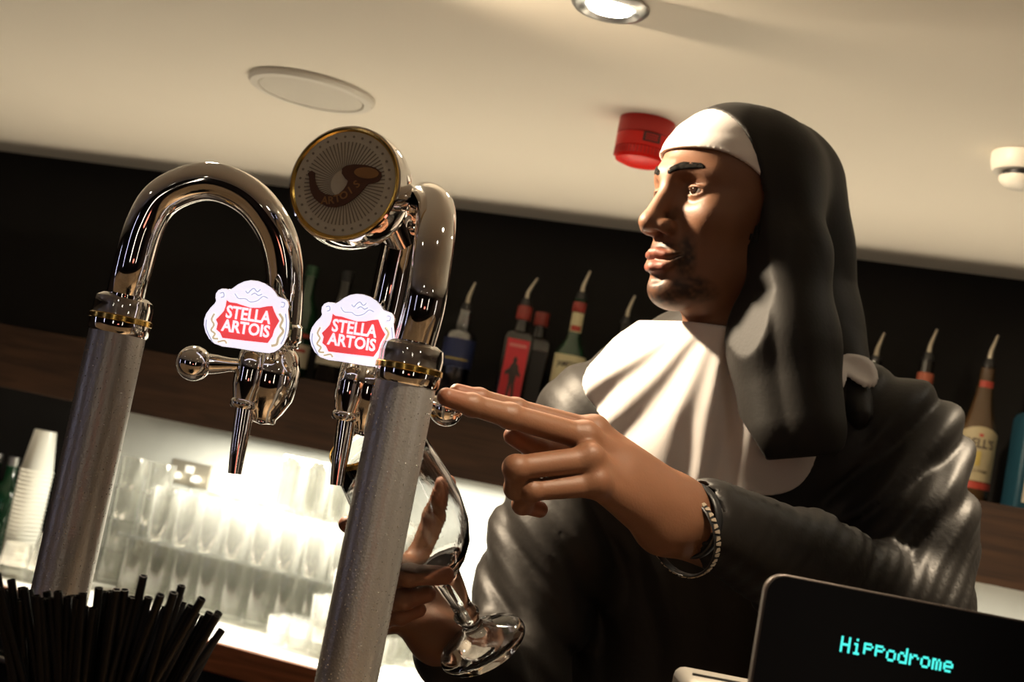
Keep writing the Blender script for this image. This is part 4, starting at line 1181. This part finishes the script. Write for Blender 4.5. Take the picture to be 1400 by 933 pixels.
GA = Vector(gf); GZ = Vector(gz)
RH = dict(
 idx=(A3((560, 792, 1.355), (508, 745, 1.345), (488, 726, 1.315), (474, 717, 1.290)), [.0125, .0100, .0090, .0080]),
 mid=(A3((548, 812, 1.350), (505, 800, 1.315), (528, 786, 1.262), (560, 787, 1.238), (608, 787, 1.232)), [.0125, .0110, .0105, .0100, .0088]),
 rng=(A3((552, 832, 1.345), (506, 832, 1.31), (520, 822, 1.262), (552, 820, 1.248), (584, 812, 1.252)), [.0120, .0108, .0102, .0095, .0083]),
 pky=(A3((560, 850, 1.345), (516, 856, 1.31), (524, 846, 1.275), (548, 842, 1.262), (572, 834, 1.262)), [.0110, .0098, .0092, .0086, .0075]),
 thb=(A3((590, 845, 1.355), (578, 770, 1.375), (596, 708, 1.372), (611, 661, 1.352)), [.0190, .0155, .0122, .0092]),
)
def right_hand(P):
    w = at(596, 868, 1.355)
    d = cap(P, w, at(632, 905, 1.40), .0270, .0290)
    for key, r in (('idx', .020), ('mid', .021), ('rng', .021), ('pky', .020)):
        d = smin(d, cap(P, w, RH[key][0][0], r, .0130), .014)
    d = smin(d, cap(P, RH['idx'][0][0], RH['thb'][0][1], .012, .012), .014)
    fin = None
    for key in RH:
        pts, rs = RH[key]; e = chain(P, pts, rs, .004)
        for j in range(1, len(pts)-1): e = smin(e, ell(P, pts[j], (rs[j]*1.06,)*3), .003)
        fin = e if fin is None else smin(fin, e, .0015)
    return smin(d, fin, .009)

# the robe
def robe_smooth(P):
    d = chain(P, [SRt, NB + Vector((-.03, .01, -.045)), NB + Vector((.05, .01, -.045)), SLf], [.072, .070, .070, .074], .03)
    d = smin(d, ell(P, CH, (.205, .22, .130), TRn), .07)
    d = smin(d, ell(P, WA + Vector((.0, 0.02, 0)), (.195, .24, .112), TRn), .07)
    d = smin(d, cap(P, HIP, FEET + Vector((0, 0, .10)), .165, .21), .08)
    return d
def arm_l(P): return chain(P, [SLf + Vector((0, 0, -.005)), SLf.lerp(ELf, .5) + Vector((.005, 0, 0)), ELf, ELf.lerp(at(965, 712, 1.30), .55), at(968, 712, 1.302)], [.078, .077, .070, .058, .041], .02)
def arm_r(P): return chain(P, [SRt, SRt.lerp(ERt, .5), ERt, at(618, 892, 1.385)], [.076, .076, .066, .040], .02)
fdL = (at(1180, 700, 1.5) - at(1290, 620, 1.5))          # folds sweep down-left across the upper arm
fdR = (at(640, 760, 1.5) - at(760, 560, 1.5))
fdF = (at(1000, 720, 1.35) - at(1200, 800, 1.48))
wvL = (Uv * .82 - Rv * .57)
wvR = (Rv * .85 + Uv * .5)
def robe(P):
    base = robe_smooth(P)
    up = (P[:, 2] < 5)
    base = base - .0080 * drape(P, Rv, .062, 3.0, 3.1, 3.5)
    al = arm_l(P); ar = arm_r(P)
    d = smin(base, al, .030); d = smin(d, ar, .030)
    wl_ = np.clip(1 - (al - d) / .035, 0, 1) * np.clip(np.linalg.norm(P - V3(at(968, 712, 1.302)), axis=1) / 0.16, 0.10, 1)
    wr_ = np.clip(1 - (ar - d) / .035, 0, 1) * np.clip(np.linalg.norm(P - V3(at(618, 892, 1.385)), axis=1) / 0.14, 0.12, 1)
    d = d - (.0190 * drape(P, wvL, .045, 2.4, 11.7) + .005 * drape(P, wvL - Rv*.3, .017, 2.4, 4.7)) * wl_ - (.0150 * drape(P, wvR, .050, 2.2, 23.9) + .0015 * drape(P, wvR + Uv*.3, .017, 2.4, 2.7)) * wr_
    d = np.maximum(d, -(cap(P, at(935, 700, 1.28), at(962, 710, 1.298), .031, .031)))       # sleeve mouth
    return d

BC = at(972, 512, 1.555)
def bib(P):
    base = robe_smooth(P)
    base = smin(base, arm_l(P), .03); base = smin(base, arm_r(P), .03)
    nk = cap(P, NB, HW(-.014, 0, -.100), .080, .052)
    base = smin(base, nk, .045)
    q = P - V3(BC + Vector((.01, .03, .10)))
    ang = np.arctan2(q @ V3(Rv), -(q @ V3(Uv))); rad = np.linalg.norm(q, axis=1)
    fl = np.sin(ang * 11 + 1.5 * vnoise(P * 9.0)) * np.clip((rad - .04) * 10, 0, 1) * .0032
    fl = fl + .0030 * np.sin(ang * 23 + 2.0 * vnoise(P * 14.0)) * np.clip((rad - .05) * 8, 0, 1)
    base = base - .011 * np.clip(1 - np.linalg.norm(P - V3(at(1162, 522, 1.60)), axis=1) / .09, 0, 1)
    outer = base - .013 - fl
    inner = base - .0065 - fl
    region = np.linalg.norm(P - V3(BC), axis=1) - .150 + .010 * np.sin(ang * 9 + 2)
    region = np.minimum(region, np.linalg.norm(P - V3(at(1162, 522, 1.60)), axis=1) - .036)
    nkd = cap(P, NB, HW(-.014, 0, -.100), .100, .080)
    region = np.minimum(region, nkd)
    # collar top: cut by the plane across the throat
    c1 = HW(.05, 0, -.158); n1 = (hu * 1.0 + hf * 0.55).normalized()
    topcut = (P[:, 2] - float(at(938, 436, 1.57).z)) * .9
    return np.maximum(np.maximum(outer, -inner), np.maximum(region, topcut))

def band(P):
    Q = to_head(P); h = head_sdf(Q) * HS
    h = h - .0008 * drape(Q, (.25, .1, 1), .016, 1.5, 2.0, 14.0)
    low = .045 - 6.5 * np.clip(.088 - Q[:, 0], 0, .11) ** 2
    cut = low - Q[:, 2]
    back = -.045 - Q[:, 0]
    return np.maximum(np.maximum(h - .0060, -(h - .0005)), np.maximum(cut, back) * .9)

VBt = A3((1080, 232, 1.68), (1098, 340, 1.69), (1100, 450, 1.68), (1122, 560, 1.64))
VFt = A3((1062, 232, 1.60), (1078, 350, 1.56), (1072, 470, 1.535), (1088, 585, 1.50))
def veil(P):
    Q = to_head(P)
    d = ell(Q, (-.008, 0, .027), (.106, .083, .0885)) * HS
    d = smin(d, chain(P, VBt, [.052, .050, .058, .058], .02), .04)
    d = smin(d, chain(P, VFt, [.040, .046, .060, .056], .02), .04)
    # far side hanging behind the neck
    d = smin(d, chain(P, [HW(-.03, -.06, .03), HW(-.02, -.072, -.09), HW(-.01, -.078, -.185)], [.035, .030, .030]), .03)
    # pointed flare at the back
    d = smin(d, chain(P, [at(1120, 250, 1.68), at(1148, 395, 1.70), at(1158, 470, 1.66), at(1178, 570, 1.56)], [.020, .014, .014, .012]), .045)
    d = d - (.0130 * drape(P, Rv * .97 + Uv * .22, .070, 2.2, 5.5, 4.5)) * np.clip((1.98 - P[:, 2]) * 4, .25, 1.3) * np.clip((1.90 - P[:, 2]) * 5 + .35, .35, 1)
    edge = Q[:, 0] - (.022 + .34 * np.clip(Q[:, 2], 0, .2) + .30 * np.clip(-.10 - Q[:, 2], 0, .2)) * 1.0
    hollow = np.maximum(np.maximum(d + .008, -(Q[:, 0] + .012)), -(Q[:, 2] + .05))
    d = np.maximum(d, edge * .9)
    d = np.maximum(d, -hollow)
    # hem planes
    def plane(a, b, c, flip):
        n = (b - a).cross(c - a).normalized() * flip; return (P - V3(a)) @ V3(n)
    hem = plane(at(1045, 627, 1.5), at(1145, 622, 1.5), at(1100, 620, 1.8), 1)
    below = V3(at(1100, 800, 1.5)); n = None
    def cutp(a, b, c, outside):
        nn = (b - a).cross(c - a).normalized()
        if (outside - a).dot(nn) < 0: nn = -nn
        return (P - V3(a)) @ V3(nn)
    d = np.maximum(d, cutp(at(1045, 630, 1.5), at(1145, 622, 1.5), at(1095, 626, 1.85), at(1100, 900, 1.5)))
    d = np.maximum(d, cutp(at(1140, 627, 1.5), at(1188, 575, 1.5), at(1164, 601, 1.85), at(1250, 700, 1.5)))
    d = np.maximum(d, cutp(at(980, 520, 1.5), at(1050, 632, 1.5), at(1015, 576, 1.85), at(900, 700, 1.5)))
    return d

# build
pl_ = Vector((WA.x, WA.y, 0))
person = thing('person', 'bartender in a black and white nun costume pointing and holding a chalice glass', 'person', pl_)
import time; _t = time.time()
M_skin = mat('skin', (0.185, 0.083, 0.043), 0.52, var=0.06, vscale=60, bump=0.12, bscale=420, attr='tint', sss=0.12, spec=0.45)
M_robe = mat('robe_satin', (0.016, 0.014, 0.0125), 0.50, var=0.2, vscale=30, bump=0.12, bscale=220, spec=0.22, sheen=0.02)
M_veil = mat('veil_cloth', (0.013, 0.0115, 0.010), 0.58, var=0.2, vscale=30, bump=0.12, bscale=220, spec=0.2, sheen=0.02)
M_bib = mat('white_cotton', (0.74, 0.70, 0.68), 0.75, var=0.03, vscale=40, bump=0.1, bscale=900, sheen=0.2)

def bb(pts, m):
    a = np.array([tuple(p) for p in pts]); return a.min(0) - m, a.max(0) + m
meshes = []
lo, hi = bb([HW(-.12, -.1, -.15), HW(.13, .1, .14), HW(-.12, .1, .14), HW(.13, -.1, -.15), NB], .02)
def hn(P): return smin(head_sdf(to_head(P)) * HS, neck_sdf(P), .018)
hv, hfc = surface(hn, lo, hi, .0019); meshes.append((hv, hfc))
lo, hi = bb([SRt, SLf, FEET + Vector((.12, .1, 0)), FEET - Vector((.12, .15, 0)), ERt, ELf, WRt, WLf, NB, HIP], .10)
def core(P): return np.maximum(body_core(P), -1) 
lo[2] = 0.0; bv, bf = surface(core, lo, hi, .009); meshes.append((bv, bf))
allp = [p for k_ in LH for p in LH[k_][0]] + [at(1000, 740, 1.33)]
lo, hi = bb(allp, .035); lv, lf_ = surface(left_hand, lo, hi, .0014); meshes.append((lv, lf_))
allp = [p for k_ in RH for p in RH[k_][0]] + [at(632, 905, 1.40)]
lo, hi = bb(allp, .035); rv, rf = surface(right_hand, lo, hi, .0014); meshes.append((rv, rf))
V = np.concatenate([m[0] for m in meshes]); off = 0; Fs = []
for v_, f_ in meshes: Fs.append(f_ + off); off += len(v_)
Fs = np.concatenate(Fs)
# tint: lips, stubble, brows shading of the skin itself
tint = np.ones((len(V), 3), dtype=np.float32)
Q = to_head(V[:len(hv)]); n_ = vnoise(Q * 260)
def blob(c, r): return np.clip(1.25 - np.linalg.norm((Q - V3(c)) / np.array(r, dtype=np.float32), axis=1), 0, 1)
lip = np.zeros(len(Q))
for c, r in (((.099, 0, -.0725), (.012, .020, .0065)), ((.098, 0, -.0865), (.012, .019, .0075))): lip = np.maximum(lip, np.clip(blob(c, r) * 3, 0, 1))
st_ = np.zeros(len(Q))
for c, r in (((.095, 0, -.0635), (.016, .026, .0050)), ((.080, 0, -.112), (.030, .030, .017)), ((.082, .030, -.075), (.016, .009, .026)), ((.082, -.030, -.075), (.016, .009, .026)), ((.066, .030, -.105), (.03, .018, .014)), ((.066, -.030, -.105), (.03, .018, .014)), ((.094, 0, -.095), (.01, .006, .008))):
    st_ = np.maximum(st_, np.clip(blob(c, r) * 1.8, 0, 1))
st_ = st_ * np.clip(.80 + .5 * n_, .3, 1)
col = np.ones((len(Q), 3))
col = col * (1 - st_[:, None]) + st_[:, None] * np.array([.16, .15, .15])
col = col * (1 - lip[:, None]) + lip[:, None] * np.array([1.0, .62, .68])
tint[:len(hv)] = col
s_ = len(hv) + len(bv)
for key, LHx in (('L', LH), ('R', RH)):
    for kf in LHx:
        tipp = V3(LHx[kf][0][-1]); dd_ = np.linalg.norm(V[s_:] - tipp, axis=1)
        w_ = np.clip(1 - dd_ / .028, 0, 1)[:, None] * .8
        tint[s_:] = tint[s_:] * (1 - w_) + w_ * np.array([1.18, .86, .82])
body = np_mesh('body', V, Fs, M_skin, person, tint)
# eyes
M_eye = mat('eye_white', (0.55, 0.50, 0.46), 0.15, coat=0.6); M_iris = mat('dark_iris', (0.02, 0.010, 0.006), 0.1, coat=0.8)
for s in (-1, 1):
    c = HW(.0708, s*.031, -.001) - pl_; dv = (hf * .97 + hl * (.10) + hu * .06).normalized(); r_ = .0128 * HS
    fr_ = axis_frame(c, dv)
    e = MB().lathe([(0.0 if q in (0, 16) else r_*math.sin(PI*q/16), -r_*math.cos(PI*q/16)) for q in range(17)], 28, fr_).build('eye', M_eye, person)
    MB().lathe([(.0060*HS, r_*.878), (.0058*HS, r_*.90), (.003*HS, r_*.99), (0.0, r_*1.02)], 24, fr_, False).build('iris', M_iris, e)
# eyebrows: shells on the brow
M_hair = mat('black_hair', (0.006, 0.005, 0.004), 0.85, var=0.3, vscale=300, bump=0.3, bscale=700, spec=0.1)
def brow(P):
    Q = to_head(P); h = head_sdf(Q) * HS; d = None
    for s in (-1, 1):
        e = chain(Q, [(.101, s*.010, .0175), (.095, s*.023, .0235), (.083, s*.038, .0240), (.070, s*.050, .0165)], [.0034, .0046, .0038, .0015])
        d = e if d is None else np.minimum(d, e)
    nz_ = vnoise(Q * np.array([200, 200, 420], dtype=np.float32)) * .0010
    return np.maximum(np.maximum(h - .0009 - nz_, -(h + .001)), d * HS)
lo, hi = bb([HW(.05, -.06, 0), HW(.11, .06, .04), HW(.05, .06, 0), HW(.11, -.06, .04)], .01)
bv_, bf_ = surface(brow, lo, hi, .0013); np_mesh('eyebrows', bv_, bf_, M_hair, person)

lo, hi = bb([SRt, SLf, ERt, ELf, FEET + Vector((.12, .12, .1)), FEET - Vector((.12, .12, 0)), at(618, 892, 1.385), at(968, 712, 1.302)], .11)
lo[2] = 0.02; v_, f_ = surface(robe, lo, hi, .0048); np_mesh('robe', v_, f_, M_robe, person); print('robe', len(v_), time.time()-_t)
lo, hi = bb([BC, NB, at(1175, 520, 1.64), HW(0, 0, -.12)], .17); v_, f_ = surface(bib, lo, hi, .0028); o = np_mesh('bib', v_, f_, M_bib, person); o['label'] = 'white cotton bib'; print('bib', len(v_), time.time()-_t)
lo, hi = bb([HW(-.06, -.09, .0), HW(.11, .09, .14), HW(-.06, .09, .14), HW(.11, -.09, 0)], .012); v_, f_ = surface(band, lo, hi, .0020); o = np_mesh('headband', v_, f_, M_bib, person)
o['label'] = 'white forehead band'
lo, hi = bb(VBt + VFt + [HW(-.12, 0, .15), HW(.05, .1, .15), HW(0, -.1, -.19), at(1180, 580, 1.6)], .08); v_, f_ = surface(veil, lo, hi, .0034); np_mesh('veil', v_, f_, M_veil, person); print('veil', len(v_), time.time()-_t)

# wristbands on the pointing arm
M_band = mat('rubber_band', (0.012, 0.012, 0.013), 0.4); M_pale = mat('pale_metal', (0.62, 0.52, 0.40), 0.35, 0.6)
ax_ = (at(990, 735, 1.325) - at(900, 695, 1.265)).normalized()
wc = at(946, 712, 1.288) - pl_
fr_ = axis_frame(wc, ax_ + Vector((0, 0.0, 0.25)), Vector((0, 0, 1)))
MB().lathe([(.0345 + .0022*math.cos(q*PI/6), .0050*math.sin(q*PI/6)) for q in range(13)], 64, fr_, False).build('wristband', M_band, person)
wc2 = at(934, 730, 1.283) - pl_
fr2 = axis_frame(wc2, ax_ + Vector((0.0, .1, .55)), Vector((0, 0, 1)))
br = MB().lathe([(.0405 + .0012*math.cos(q*PI/6), .0042*math.sin(q*PI/6)) for q in range(13)], 72, fr2, False).build('bracelet', M_band, person)
mb = MB()
for k in range(46):
    a = 2*PI*k/46
    if k % 2: pts = [(-.0022, -.0018), (.0022, -.0030), (.0016, .0028), (-.0014, .0022)]
    else: pts = [(-.0018, -.0030), (.0004, -.0032), (.0022, .0026), (-.0016, .0032)]
    mm = fr2 @ Matrix.Rotation(a, 4, 'Z') @ Matrix.Translation((.0418, 0, 0)) @ frame((0,0,0), (0,1,0), (0,0,1))
    mb.prism(pts, 0, .0010, mm)
mb.build('pale_links', M_pale, br, False)
print('person', time.time() - _t)
